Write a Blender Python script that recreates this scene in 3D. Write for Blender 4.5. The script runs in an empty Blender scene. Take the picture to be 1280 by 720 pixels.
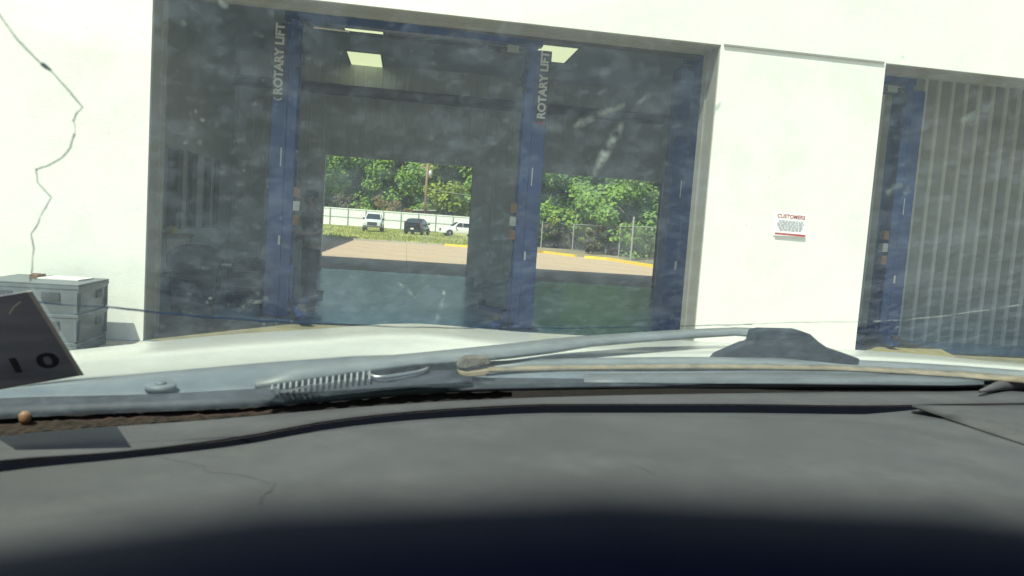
import bpy, bmesh, math, random
import numpy as np
from mathutils import Vector, Matrix, Quaternion
from mathutils.bvhtree import BVHTree
random.seed(7)
sc = bpy.context.scene
col = sc.collection
PI = math.pi
# ------------------------------------------------------------------ camera
F, EYE, DCAM = 924.0, 1.45, 8.137
YAW, PITCH, ROLL = 0.1472, 0.0818, 0.0694
CAM = Vector((0, -DCAM, EYE))
_fw = Vector((math.sin(YAW)*math.cos(PITCH), math.cos(YAW)*math.cos(PITCH), -math.sin(PITCH)))
_r = Vector((math.cos(YAW), -math.sin(YAW), 0)); _u = _r.cross(_fw)
RT = _r*math.cos(ROLL) + _u*math.sin(ROLL)
UP = -_r*math.sin(ROLL) + _u*math.cos(ROLL)
cam_d = bpy.data.cameras.new('camera'); cam = bpy.data.objects.new('camera', cam_d); col.objects.link(cam)
cam.matrix_world = Matrix(((RT.x, UP.x, -_fw.x, CAM.x), (RT.y, UP.y, -_fw.y, CAM.y), (RT.z, UP.z, -_fw.z, CAM.z), (0, 0, 0, 1)))
cam_d.sensor_width = 36; cam_d.lens = F/1280*36; cam_d.clip_start = 0.01; cam_d.clip_end = 2000
cam_d.dof.use_dof = True; cam_d.dof.focus_distance = 12; cam_d.dof.aperture_fstop = 8.5
sc.camera = cam
# ------------------------------------------------------------------ sky, sun, exposure
SUN_EL, SUN_AZ = math.radians(59), math.radians(37)      # sun stands behind the camera, to its left
to_sun = Vector((-math.sin(SUN_AZ)*math.cos(SUN_EL), -math.cos(SUN_AZ)*math.cos(SUN_EL), math.sin(SUN_EL)))
w = bpy.data.worlds.new('World'); sc.world = w; w.use_nodes = True
nt = w.node_tree; bg = nt.nodes['Background']
sky = nt.nodes.new('ShaderNodeTexSky'); sky.sky_type = 'NISHITA'; sky.sun_disc = False
sky.sun_elevation = SUN_EL; sky.sun_rotation = math.atan2(to_sun.x, to_sun.y)
sky.air_density = 1.0; sky.dust_density = 1.5
nt.links.new(sky.outputs[0], bg.inputs[0]); bg.inputs[1].default_value = 0.10
sd = bpy.data.lights.new('sun', 'SUN'); sd.energy = 4.2; sd.angle = math.radians(0.53); sd.color = (1, .955, .88)
so = bpy.data.objects.new('sun', sd); col.objects.link(so)
so.rotation_euler = to_sun.to_track_quat('Z', 'Y').to_euler(); so.location = (-8, -20, 25)
sc.view_settings.view_transform = 'Standard'; sc.view_settings.look = 'None'
sc.view_settings.exposure = 0.85; sc.view_settings.gamma = 1
sc.render.engine = 'CYCLES'
sc.cycles.max_bounces = 10; sc.cycles.transparent_max_bounces = 24
sc.cycles.diffuse_bounces = 6; sc.cycles.caustics_reflective = False; sc.cycles.caustics_refractive = False

# ------------------------------------------------------------------ pixel helpers (direction from the 1280x720 picture)
def ray(px, py):
    return (_fw + RT*((px-640)/F) + UP*((360-py)/F))
def at_z(px, py, z):
    d = ray(px, py); t = (z-EYE)/d.z; return CAM + d*t
def at_y(px, py, Y):
    d = ray(px, py); return CAM + d*((Y+DCAM)/d.y)
def at_d(px, py, dep):
    return CAM + ray(px, py)*dep

# ------------------------------------------------------------------ materials
def nd(m, t, **k):
    n = m.node_tree.nodes.new(t)
    for a, v in k.items(): setattr(n, a, v)
    return n
def mat(name, c, rough=.6, var=.12, scale=6., metal=0., bump=0., bscale=60., spec=.5, dirt=None, dirt_amt=.5, dscale=1.5, stretch=(1, 1, 1)):
    m = bpy.data.materials.new(name); m.use_nodes = True
    b = m.node_tree.nodes['Principled BSDF']; L = m.node_tree.links
    b.inputs['Roughness'].default_value = rough; b.inputs['Metallic'].default_value = metal
    b.inputs['Specular IOR Level'].default_value = spec
    tc = nd(m, 'ShaderNodeTexCoord'); mp = nd(m, 'ShaderNodeMapping'); mp.inputs['Scale'].default_value = stretch
    L.new(tc.outputs['Object'], mp.inputs[0])
    n = nd(m, 'ShaderNodeTexNoise'); n.inputs['Scale'].default_value = scale; n.inputs['Detail'].default_value = 6; n.inputs['Roughness'].default_value = .65
    L.new(mp.outputs[0], n.inputs['Vector'])
    r = nd(m, 'ShaderNodeValToRGB'); r.color_ramp.elements[0].position = .3; r.color_ramp.elements[1].position = .7
    r.color_ramp.elements[0].color = tuple(x*(1-var) for x in c) + (1,); r.color_ramp.elements[1].color = tuple(min(1, x*(1+var)) for x in c) + (1,)
    L.new(n.outputs[0], r.inputs[0]); out = r.outputs[0]
    if dirt:
        n2 = nd(m, 'ShaderNodeTexNoise'); n2.inputs['Scale'].default_value = dscale; n2.inputs['Detail'].default_value = 9; n2.inputs['Roughness'].default_value = .7
        L.new(mp.outputs[0], n2.inputs['Vector'])
        r2 = nd(m, 'ShaderNodeValToRGB'); r2.color_ramp.elements[0].position = .5; r2.color_ramp.elements[1].position = .72
        r2.color_ramp.elements[0].color = (0, 0, 0, 1); r2.color_ramp.elements[1].color = (dirt_amt,)*3 + (1,)
        L.new(n2.outputs[0], r2.inputs[0])
        mx = nd(m, 'ShaderNodeMixRGB'); L.new(r2.outputs[0], mx.inputs[0]); L.new(out, mx.inputs[1]); mx.inputs[2].default_value = tuple(dirt) + (1,)
        out = mx.outputs[0]
    L.new(out, b.inputs['Base Color'])
    if bump:
        n3 = nd(m, 'ShaderNodeTexNoise'); n3.inputs['Scale'].default_value = bscale; n3.inputs['Detail'].default_value = 4
        L.new(tc.outputs['Object'], n3.inputs['Vector'])
        bp = nd(m, 'ShaderNodeBump'); bp.inputs['Strength'].default_value = bump; bp.inputs['Distance'].default_value = .01
        L.new(n3.outputs[0], bp.inputs['Height']); L.new(bp.outputs[0], b.inputs['Normal'])
    return m
M = {}
M['white_wall'] = mat('white_wall_paint', (.74, .74, .69), .8, .03, 1.2, bump=.25, bscale=45, dirt=(.55, .53, .45), dirt_amt=.45, dscale=1.1)
M['frame'] = mat('grey_door_frame', (.24, .235, .215), .5, .08, 3)
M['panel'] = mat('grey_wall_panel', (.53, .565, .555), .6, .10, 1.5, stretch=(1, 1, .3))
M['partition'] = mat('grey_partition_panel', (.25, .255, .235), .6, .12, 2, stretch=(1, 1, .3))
M['rib'] = mat('partition_rib_lit_tone', (.50, .515, .49), .6, .08, 3)  # paler than the partition to imitate light caught on the rib faces
M['panel_rib'] = mat('pale_wall_rib', (.80, .81, .78), .5, .06, 3)
M['ceiling'] = mat('ceiling_insulation', (.62, .62, .59), .7, .08, .8)
M['beam'] = mat('dark_beam_paint', (.055, .040, .042), .5, .2, 3)
M['floor'] = mat('painted_shop_floor', (.12, .28, .49), .24, .22, .9, dirt=(.10, .13, .12), dirt_amt=.6, dscale=.7, spec=.5)
M['sill'] = mat('dusty_olive_concrete', (.17, .15, .085), .9, .35, 1.5, dirt=(.07, .08, .08), dirt_amt=.8, dscale=1.2)
M['ground'] = mat('ground_dirt', (.22, .18, .12), .9, .25, .3)
M['apron'] = mat('apron_concrete', (.42, .38, .32), .85, .1, .6, bump=.2)
M['slab'] = mat('tan_concrete', (.44, .32, .22), .85, .12, .5, bump=.2, dirt=(.35, .26, .18), dirt_amt=.5, dscale=.35)
M['turf'] = mat('grass_soil', (.30, .29, .085), .9, .3, .4, dirt=(.38, .33, .14), dirt_amt=.7, dscale=.15)
M['lift'] = mat('blue_lift_paint', (.010, .048, .215), .35, .25, 4, dirt=(.03, .04, .06), dirt_amt=.6, dscale=3)
M['lift_dark'] = mat('lift_dark_steel', (.03, .035, .05), .5, .3, 5)
M['lift_white'] = mat('white_decal', (.62, .64, .66), .5, .05, 10)
M['red'] = mat('red_decal', (.5, .04, .03), .5, .1, 10)
M['black'] = mat('black_rubber', (.018, .018, .02), .6, .3, 20)
M['dark'] = mat('dark_machine_paint', (.03, .035, .045), .5, .4, 6, dirt=(.10, .10, .10), dirt_amt=.5, dscale=5)
M['steel'] = mat('bare_steel', (.35, .35, .35), .35, .15, 8, metal=.8)
M['yellow'] = mat('yellow_paint', (.80, .55, .05), .6, .12, 2, dirt=(.5, .4, .12), dirt_amt=.4, dscale=2)
M['orange'] = mat('orange_rubber', (.22, .11, .045), .6, .2, 15)
M['crate'] = mat('grey_crate_plastic', (.095, .112, .125), .45, .10, 4, dirt=(.13, .14, .14), dirt_amt=.4, dscale=3)
M['crate_in'] = mat('crate_slot_dark', (.03, .035, .04), .7)
M['paper'] = mat('white_paper', (.78, .74, .68), .8, .04, 8)
M['card'] = mat('brown_cardboard', (.22, .13, .085), .8, .15, 10)
M['sign'] = mat('white_sign_face', (.85, .84, .83), .4, .02, 8)
M['sign_red'] = mat('sign_red_print', (.38, .02, .02), .5, .1, 20)
M['sign_ink'] = mat('sign_blue_ink', (.42, .40, .46), .5, .1, 20)
M['bark'] = mat('tree_bark', (.14, .10, .07), .9, .3, 5, bump=.6, bscale=20, stretch=(1, 1, .3))
M['pole'] = mat('weathered_pole_wood', (.24, .15, .10), .85, .2, 4, stretch=(1, 1, .15))
M['fence_white'] = mat('white_fence_metal', (.80, .82, .82), .5, .05, 1)
M['galv'] = mat('galvanised_steel', (.42, .43, .42), .45, .1, 6, metal=.4)
M['car_white'] = mat('white_car_paint', (.80, .80, .80), .2, .02, 1)
M['car_silver'] = mat('pale_silver_car_paint', (.60, .63, .67), .25, .03, 1)
M['car_black'] = mat('black_car_paint', (.012, .013, .015), .15, .1, 1)
M['car_glass'] = mat('dark_car_glass', (.03, .04, .05), .06, .1, 1)
M['lamp'] = mat('clear_lamp', (.7, .7, .72), .15, .05, 5)
M['tail'] = mat('red_tail_lamp', (.22, .012, .012), .2, .1, 5)
M['chrome'] = mat('chrome_trim', (.6, .6, .62), .15, .05, 5, metal=1)
M['shed_wood'] = mat('brown_shed_boards', (.25, .12, .075), .8, .2, 2)
M['shed_roof'] = mat('pale_shed_roof', (.5, .48, .45), .7, .1, 2)
M['skin'] = mat('skin', (.16, .09, .065), .6, .08, 8)
M['shirt'] = mat('olive_grey_shirt', (.10, .095, .08), .9, .15, 12)
M['trousers'] = mat('black_trousers', (.016, .017, .02), .9, .2, 12)
M['cap'] = mat('black_cap', (.015, .015, .018), .9, .2, 12)
M['tarp'] = mat('olive_canvas', (.20, .17, .07), .9, .25, 6)
M['bench'] = mat('bench_wood', (.30, .22, .13), .7, .2, 5)
# the camera's own car
M['hood'] = mat('off_white_hood_paint', (.42, .42, .39), .22, .05, 2.5, dirt=(.33, .32, .27), dirt_amt=.5, dscale=4)
M['cowl'] = mat('weathered_cowl_plastic', (.11, .13, .155), .55, .2, 8, dirt=(.17, .18, .18), dirt_amt=.6, dscale=9)
M['wiper'] = mat('faded_wiper_metal', (.14, .155, .165), .5, .18, 12)
M['wiper_cover'] = mat('charcoal_wiper_cover', (.022, .028, .038), .75, .3, 18, spec=.25)
M['wiper_tan'] = mat('dried_wiper_rubber', (.20, .16, .105), .8, .3, 25, dirt=(.08, .075, .07), dirt_amt=.9, dscale=14)
M['end_brown'] = mat('brown_dirty_rubber', (.10, .085, .065), .85, .4, 60, bump=.5, bscale=150)
M['slat'] = mat('faded_vent_slat', (.20, .215, .22), .6, .25, 30)
M['trim'] = mat('grey_lower_trim', (.09, .10, .11), .55, .2, 7)
M['frit'] = mat('black_glass_edge', (.02, .022, .028), .5, .3, 10)
M['frit_grey'] = mat('dusty_glass_edge', (.025, .029, .04), .6, .25, 9)
M['debris'] = mat('leaf_debris', (.018, .011, .007), .95, .7, 90, dirt=(.07, .036, .018), dirt_amt=.8, dscale=110)
M['dash'] = mat('dusty_grey_dashboard', (.070, .067, .072), .65, .18, 4, bump=.2, bscale=500, dirt=(.108, .102, .104), dirt_amt=.8, dscale=3.5)
M['groove'] = mat('groove_painted_shade', (.004, .004, .008), .95, .2, 6, spec=.05)  # near-black colour put in for the shade down inside the dashboard seam
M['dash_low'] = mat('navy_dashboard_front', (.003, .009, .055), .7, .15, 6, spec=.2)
M['headliner'] = mat('grey_headliner', (.10, .10, .105), .9, .1, 10)
M['sticker'] = mat('dark_sticker_back', (.15, .155, .19), .45, .35, 14, dirt=(.26, .255, .27), dirt_amt=.7, dscale=16, stretch=(.5, .5, 2.2))
M['sticker_ink'] = mat('black_ink', (.006, .006, .008), .4)
M['sticker_edge'] = mat('sticker_pale_edge', (.40, .39, .36), .6, .1, 15)

def leaf_mat(name, c, c2):
    m = bpy.data.materials.new(name); m.use_nodes = True; L = m.node_tree.links
    b = m.node_tree.nodes['Principled BSDF']; b.inputs['Roughness'].default_value = .55
    tc = nd(m, 'ShaderNodeTexCoord'); n = nd(m, 'ShaderNodeTexNoise'); n.inputs['Scale'].default_value = 1.1; n.inputs['Detail'].default_value = 5
    L.new(tc.outputs['Object'], n.inputs['Vector'])
    r = nd(m, 'ShaderNodeValToRGB'); r.color_ramp.elements[0].position = .35; r.color_ramp.elements[1].position = .65
    r.color_ramp.elements[0].color = c + (1,); r.color_ramp.elements[1].color = c2 + (1,)
    L.new(n.outputs[0], r.inputs[0]); L.new(r.outputs[0], b.inputs['Base Color'])
    tr = nd(m, 'ShaderNodeBsdfTranslucent'); L.new(r.outputs[0], tr.inputs[0])
    mx = nd(m, 'ShaderNodeMixShader'); mx.inputs[0].default_value = .42
    L.new(b.outputs[0], mx.inputs[1]); L.new(tr.outputs[0], mx.inputs[2])
    L.new(mx.outputs[0], m.node_tree.nodes['Material Output'].inputs[0])
    return m
M['leaf_a'] = leaf_mat('mid_green_leaves', (.16, .28, .045), (.28, .43, .075))
M['leaf_b'] = leaf_mat('dark_green_leaves', (.08, .17, .035), (.16, .27, .055))
M['leaf_c'] = leaf_mat('yellow_green_leaves', (.21, .29, .035), (.36, .42, .07))
M['leaf_d'] = leaf_mat('dry_orange_leaves', (.20, .14, .045), (.30, .20, .06))
M['leaf_e'] = leaf_mat('brown_dry_vine', (.12, .10, .06), (.20, .17, .11))
M['blade'] = leaf_mat('grass_blades', (.27, .33, .06), (.46, .46, .14))

def emis(name, c, s):
    m = bpy.data.materials.new(name); m.use_nodes = True
    b = m.node_tree.nodes['Principled BSDF']; b.inputs['Base Color'].default_value = c + (1,)
    b.inputs['Emission Color'].default_value = c + (1,); b.inputs['Emission Strength'].default_value = s
    return m
M['diffuser'] = emis('lit_ceiling_diffuser', (.95, .93, .60), .55)

def pane_mat(name, tint, dust, dcol, scale=(1, 1, 1), streak=True):
    m = bpy.data.materials.new(name); m.use_nodes = True; L = m.node_tree.links; N = m.node_tree.nodes
    N.remove(N['Principled BSDF'])
    tr = nd(m, 'ShaderNodeBsdfTransparent'); tr.inputs[0].default_value = tint + (1,)
    gl = nd(m, 'ShaderNodeBsdfGlossy'); gl.inputs['Roughness'].default_value = .03; gl.inputs[0].default_value = (.9, .95, 1, 1)
    fr = nd(m, 'ShaderNodeFresnel'); fr.inputs[0].default_value = 1.4
    mu = nd(m, 'ShaderNodeMath', operation='MULTIPLY'); mu.inputs[1].default_value = .14; L.new(fr.outputs[0], mu.inputs[0])
    m1 = nd(m, 'ShaderNodeMixShader'); L.new(mu.outputs[0], m1.inputs[0]); L.new(tr.outputs[0], m1.inputs[1]); L.new(gl.outputs[0], m1.inputs[2])
    df = nd(m, 'ShaderNodeBsdfDiffuse'); df.inputs[0].default_value = dcol + (1,)
    tl = nd(m, 'ShaderNodeBsdfTranslucent'); tl.inputs[0].default_value = dcol + (1,)
    m2 = nd(m, 'ShaderNodeMixShader'); m2.inputs[0].default_value = .6; L.new(df.outputs[0], m2.inputs[1]); L.new(tl.outputs[0], m2.inputs[2])
    tc = nd(m, 'ShaderNodeTexCoord'); mp = nd(m, 'ShaderNodeMapping'); mp.inputs['Scale'].default_value = scale; L.new(tc.outputs['Object'], mp.inputs[0])
    def noise(sc_, det, lo, hi, amt, rough=.6):
        n = nd(m, 'ShaderNodeTexNoise'); n.inputs['Scale'].default_value = sc_; n.inputs['Detail'].default_value = det; n.inputs['Roughness'].default_value = rough
        L.new(mp.outputs[0], n.inputs['Vector'])
        r = nd(m, 'ShaderNodeMapRange'); r.inputs[1].default_value = lo; r.inputs[2].default_value = hi; r.inputs[3].default_value = 0; r.inputs[4].default_value = amt
        L.new(n.outputs[0], r.inputs[0]); return r.outputs[0]
    outs = [noise(3.0, 5, .3, .75, dust*1.0), noise(14, 7, .48, .78, dust*2.6, .7), noise(75, 3, .58, .80, dust*2.4)]
    if streak:
        mp = nd(m, 'ShaderNodeMapping'); mp.inputs['Rotation'].default_value = (0, math.radians(35), 0); mp.inputs['Scale'].default_value = (5, 5, 1); L.new(tc.outputs['Object'], mp.inputs[0])
        sk = noise(9, 5, .5, .8, dust*2.2, .6); aa = nd(m, 'ShaderNodeMath', operation='ADD'); L.new(outs[2], aa.inputs[0]); L.new(sk, aa.inputs[1]); outs[2] = aa.outputs[0]
    a = nd(m, 'ShaderNodeMath', operation='ADD'); L.new(outs[0], a.inputs[0]); L.new(outs[1], a.inputs[1])
    a2 = nd(m, 'ShaderNodeMath', operation='ADD'); L.new(a.outputs[0], a2.inputs[0]); L.new(outs[2], a2.inputs[1])
    a3 = nd(m, 'ShaderNodeMath', operation='ADD'); L.new(a2.outputs[0], a3.inputs[0]); a3.inputs[1].default_value = dust; a3.use_clamp = True
    m3 = nd(m, 'ShaderNodeMixShader'); L.new(a3.outputs[0], m3.inputs[0]); L.new(m1.outputs[0], m3.inputs[1]); L.new(m2.outputs[0], m3.inputs[2])
    L.new(m3.outputs[0], N['Material Output'].inputs[0])
    return m
M['windshield'] = pane_mat('dusty_green_tinted_glass', (.85, .965, .84), .043, (.50, .64, .68), (1, 1, .8))
M['window_glass'] = pane_mat('shop_window_glass', (.22, .25, .23), .03, (.4, .42, .4))
def film_mat(name, c, a, soft=False, lo=.38, hi=.72):
    m = bpy.data.materials.new(name); m.use_nodes = True; L = m.node_tree.links; N = m.node_tree.nodes; N.remove(N['Principled BSDF'])
    tr = nd(m, 'ShaderNodeBsdfTransparent'); df = nd(m, 'ShaderNodeBsdfDiffuse'); df.inputs[0].default_value = c + (1,)
    tl = nd(m, 'ShaderNodeBsdfTranslucent'); tl.inputs[0].default_value = c + (1,)
    m2 = nd(m, 'ShaderNodeMixShader'); m2.inputs[0].default_value = .6; L.new(df.outputs[0], m2.inputs[1]); L.new(tl.outputs[0], m2.inputs[2])
    tc = nd(m, 'ShaderNodeTexCoord'); n = nd(m, 'ShaderNodeTexNoise'); n.inputs['Scale'].default_value = 60; n.inputs['Detail'].default_value = 5
    L.new(tc.outputs['Object'], n.inputs['Vector'])
    r = nd(m, 'ShaderNodeMapRange'); r.inputs[1].default_value = lo; r.inputs[2].default_value = hi; r.inputs[3].default_value = 0; r.inputs[4].default_value = a
    L.new(n.outputs[0], r.inputs[0])
    fo = r.outputs[0]
    if soft:
        at = nd(m, 'ShaderNodeAttribute', attribute_name='fade'); ml = nd(m, 'ShaderNodeMath', operation='MULTIPLY'); L.new(fo, ml.inputs[0]); L.new(at.outputs['Fac'], ml.inputs[1]); fo = ml.outputs[0]
    m3 = nd(m, 'ShaderNodeMixShader'); L.new(fo, m3.inputs[0]); L.new(tr.outputs[0], m3.inputs[1]); L.new(m2.outputs[0], m3.inputs[2])
    L.new(m3.outputs[0], N['Material Output'].inputs[0]); return m
M['smudge'] = film_mat('dried_smudge', (.7, .72, .68), .75)
M['smudge_soft'] = film_mat('soft_dried_smudge', (.6, .64, .6), .85, True)
M['speck'] = film_mat('pale_speck', (.62, .66, .62), .7)
M['crack'] = film_mat('glass_crack', (.22, .23, .25), .50, lo=.05, hi=.45)
M['crack2'] = film_mat('glass_crack_blue', (.09, .13, .22), .75, lo=.05, hi=.45)

# ------------------------------------------------------------------ mesh helpers
class MB:
    def __init__(s): s.v = []; s.f = []; s.m = []; s.mats = []
    def add(s, vs, fs, mi=0):
        o = len(s.v); s.v += [tuple(v) for v in vs]; s.f += [tuple(i+o for i in f) for f in fs]; s.m += [mi]*len(fs); return s
    def box(s, a, b, mi=0):
        x0, y0, z0 = a; x1, y1, z1 = b
        return s.add([(x0, y0, z0), (x1, y0, z0), (x1, y1, z0), (x0, y1, z0), (x0, y0, z1), (x1, y0, z1), (x1, y1, z1), (x0, y1, z1)],
                     [(0, 3, 2, 1), (4, 5, 6, 7), (0, 1, 5, 4), (1, 2, 6, 5), (2, 3, 7, 6), (3, 0, 4, 7)], mi)
    def cbox(s, c, d, mi=0):
        return s.box([c[i]-d[i]/2 for i in range(3)], [c[i]+d[i]/2 for i in range(3)], mi)
    def tube(s, pts, rad, n=8, mi=0, cap=True):
        pts = [Vector(p) for p in pts]; rr = rad if isinstance(rad, (list, tuple)) else [rad]*len(pts)
        vs = []; fs = []; ref = None
        for i, p in enumerate(pts):
            t = (pts[min(i+1, len(pts)-1)]-pts[max(i-1, 0)]).normalized()
            if ref is None: ref = Vector((0, 0, 1)) if abs(t.z) < .9 else Vector((1, 0, 0))
            a = t.cross(ref).normalized(); b = t.cross(a).normalized(); ref = b if abs(b.dot(ref)) > .3 and False else ref
            for k in range(n):
                an = 2*PI*k/n; vs.append(p + (a*math.cos(an)+b*math.sin(an))*rr[i])
        for i in range(len(pts)-1):
            for k in range(n):
                fs.append((i*n+k, i*n+(k+1) % n, (i+1)*n+(k+1) % n, (i+1)*n+k))
        if cap: fs += [tuple(range(n))[::-1], tuple((len(pts)-1)*n+k for k in range(n))]
        return s.add(vs, fs, mi)
    def grid(s, rows, mi=0):
        n = len(rows[0]); vs = [p for r in rows for p in r]
        fs = [(i*n+k, i*n+k+1, (i+1)*n+k+1, (i+1)*n+k) for i in range(len(rows)-1) for k in range(n-1)]
        return s.add(vs, fs, mi)
    def prism(s, poly, off, mi=0):      # polygon (3-d points) extruded along off
        n = len(poly); poly = [Vector(p) for p in poly]; q = [p+Vector(off) for p in poly]
        return s.add(poly+q, [tuple(range(n))[::-1], tuple(range(n, 2*n))] + [(k, (k+1) % n, n+(k+1) % n, n+k) for k in range(n)], mi)
    def build(s, name, m, parent=None, smooth=False, bevel=0):
        me = bpy.data.meshes.new(name); me.from_pydata(s.v, [], s.f)
        ms = m if isinstance(m, list) else [m]
        for x in ms: me.materials.append(x)
        me.polygons.foreach_set('material_index', s.m)
        bm = bmesh.new(); bm.from_mesh(me); bmesh.ops.recalc_face_normals(bm, faces=bm.faces[:]); bm.to_mesh(me); bm.free()
        if smooth: me.polygons.foreach_set('use_smooth', [True]*len(me.polygons))
        o = bpy.data.objects.new(name, me); col.objects.link(o)
        if parent: o.parent = parent
        if bevel:
            b = o.modifiers.new('bevel', 'BEVEL'); b.width = bevel; b.segments = 2; b.limit_method = 'ANGLE'
        return o
def link(name, me, parent, loc=(0, 0, 0), rot=(0, 0, 0), scale=(1, 1, 1)):
    o = bpy.data.objects.new(name, me); col.objects.link(o); o.parent = parent; o.location = loc; o.rotation_euler = rot; o.scale = scale; return o
def tag(o, label=None, cat=None, group=None, kind=None):
    for k, v in (('label', label), ('category', cat), ('group', group), ('kind', kind)):
        if v: o[k] = v
    return o
def empty(name, loc=(0, 0, 0), rz=0):
    o = bpy.data.objects.new(name, None); col.objects.link(o); o.location = loc; o.rotation_euler = (0, 0, rz); o.empty_display_size = .2; return o
def copy_tree(o, parent=None):
    c = o.copy(); col.objects.link(c); c.parent = parent
    for ch in list(o.children): copy_tree(ch, c)
    return c
def text(name, s, size, m, parent, mw, ext=.002, shear=0, bold=0):
    cu = bpy.data.curves.new(name, 'FONT'); cu.body = s; cu.size = size; cu.extrude = ext; cu.shear = shear; cu.offset = bold
    cu.align_x = 'CENTER'; cu.align_y = 'CENTER'
    t = bpy.data.objects.new(name+'_tmp', cu); col.objects.link(t)
    dg = bpy.context.evaluated_depsgraph_get(); me = bpy.data.meshes.new_from_object(t.evaluated_get(dg)); me.name = name
    bpy.data.objects.remove(t); me.materials.clear(); me.materials.append(m)
    me.transform(mw)
    o = bpy.data.objects.new(name, me); col.objects.link(o); o.parent = parent; return o
def axes(x, y, o):
    z = Vector(x).cross(Vector(y)); x = Vector(x); y = Vector(y); o = Vector(o)
    return Matrix(((x.x, y.x, z.x, o.x), (x.y, y.y, z.y, o.y), (x.z, y.z, z.z, o.z), (0, 0, 0, 1)))

# ================================================================== SETTING
X0, X1, X2, HD = -2.658, 3.395, 5.428, 3.66        # front openings
X3 = X2 + 6.05
BD, HB = 12.02, 3.036                              # back wall, back doors
B = [(-2.267, 1.709), (3.09, 7.07)]
XL, XR, ZC = -4.55, 20.0, 5.45
g = MB(); g.add([(-600, -300, -.06), (600, -300, -.06), (600, 900, -.06), (-600, 900, -.06)], [(0, 1, 2, 3)])
tag(g.build('ground', M['ground']), kind='structure')
g = MB(); g.box((-16, -22, -.05), (24, -.002, -.004)); tag(g.build('front_apron', M['apron']), kind='structure')
g = MB(); g.box((XL, 0, -.05), (XR, BD+.25, 0)); tag(g.build('floor', M['floor']), kind='structure')
g = MB(); g.box((XL, .01, .001), (XR, 1.95, .005)); tag(g.build('door_sill', M['sill']), kind='structure')
# rear lot of concrete slabs
lot = MB(); lot.box((-9, BD+.252, -.055), (30, 41.2, -.03)); lot = tag(lot.build('rear_lot', M['ground']), kind='structure')
s = MB(); s.box((.008, .008, -.031), (4.482, 4.482, -.008)); so_ = s.build('concrete_slab', M['slab'], lot, bevel=.006)
sme = so_.data; first = True
for i in range(8):
    for j in range(6):
        x, y = -8.9+i*4.49, BD+.26+j*4.49+(.0)
        if y+4.49 > 41.3: continue
        if first: o = so_; first = False
        else: o = link('concrete_slab', sme, lot)
        o.location = (x, y, random.uniform(-.003, .003))
s = MB(); s.box((-9, 39.3, -.03), (14, 41.2, -.010)); s.build('concrete_slab', M['slab'], lot)
# grass lot
gm = MB()
nx, ny = 30, 30
rows = [[(-45+90*i/nx, 41.21+75*j/ny, -.02+.05*math.sin(i*1.3+j*.7)+.03*math.sin(j*2.1)) for i in range(nx+1)] for j in range(ny+1)]
gm.grid(rows); tag(gm.build('grass_lot', M['turf'], smooth=True), kind='structure')
gb = MB()
for k in range(14000):
    x = random.uniform(-30, 6); y = 41.3 + 64*random.random()**1.5
    h_ = random.uniform(.06, .20)*(1.4 if random.random() < .1 else 1); a = random.uniform(0, PI); wd = random.uniform(.03, .07)
    dx, dy = math.cos(a)*wd, math.sin(a)*wd; lx, ly = random.uniform(-.1, .1), random.uniform(-.1, .1)
    gb.add([(x-dx, y-dy, -.03), (x+dx, y+dy, -.03), (x+lx, y+ly, h_)], [(0, 1, 2)])
tag(gb.build('grass', M['blade']), 'patchy green and straw coloured grass around the parked vehicles', 'grass', kind='stuff')

# ------------------------------------------------------------------ the repair shop
shop = empty('repair_shop', (0, 0, 0))
tag(shop, 'white walled auto repair shop with two open service bays', 'building')
TW = .26
wl = MB()
wl.box((-14, 0, 0), (X0, TW, HD)); wl.box((X1, 0, 0), (X2, TW, HD)); wl.box((X3, 0, 0), (XR+.3, TW, HD)); wl.box((-14, 0, HD), (XR+.3, TW, 6.3))
wl.build('front_wall', M['white_wall'], shop)
# door frames: a stepped steel channel round each opening
for (a, b) in ((X0, X1), (X2, X3)):
    f = MB(); e = .004; y0, y1, y2 = .02, TW+.01, TW+.15
    for sx, xx in ((1, a), (-1, b)):
        f.box((min(xx, xx+sx*.012), y0, 0), (max(xx, xx+sx*.012), y1, HD-.012))
        f.box((min(xx-sx*.10, xx+sx*.03), y1+.004, 0), (max(xx-sx*.10, xx+sx*.03), y2, HD-.03))
    f.box((a, y0, HD-.012), (b, y1, HD-.0))
    f.box((a-.1, y1+.004, HD-.03), (b+.1, y2, HD+.2))
    f.build('door_frame', M['frame'], shop)
# drip flashing over the pier
f = MB(); f.box((X1+.03, -.022, HD-.012), (X2-.03, -.002, HD+.008)); f.build('flashing_strip', M['frame'], shop)
# rolled-up door behind each header
for (a, b, t) in ((X0, X1, -.02), (X2, X3, .0)):
    f = MB(); n = 16; c = (TW+.55, HD+.27); pr = []
    ring = lambda x, dz: [(x, c[0]+.25*math.cos(2*PI*k/n), c[1]+dz+.25*math.sin(2*PI*k/n)) for k in range(n)]
    vs = ring(a-.05, .10) + ring(b+.05, t)
    f.add(vs, [(k, (k+1) % n, n+(k+1) % n, n+k) for k in range(n)] + [tuple(range(n)), tuple(range(n, 2*n))[::-1]])
    f.build('rolled_door', M['beam'], shop)
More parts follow.
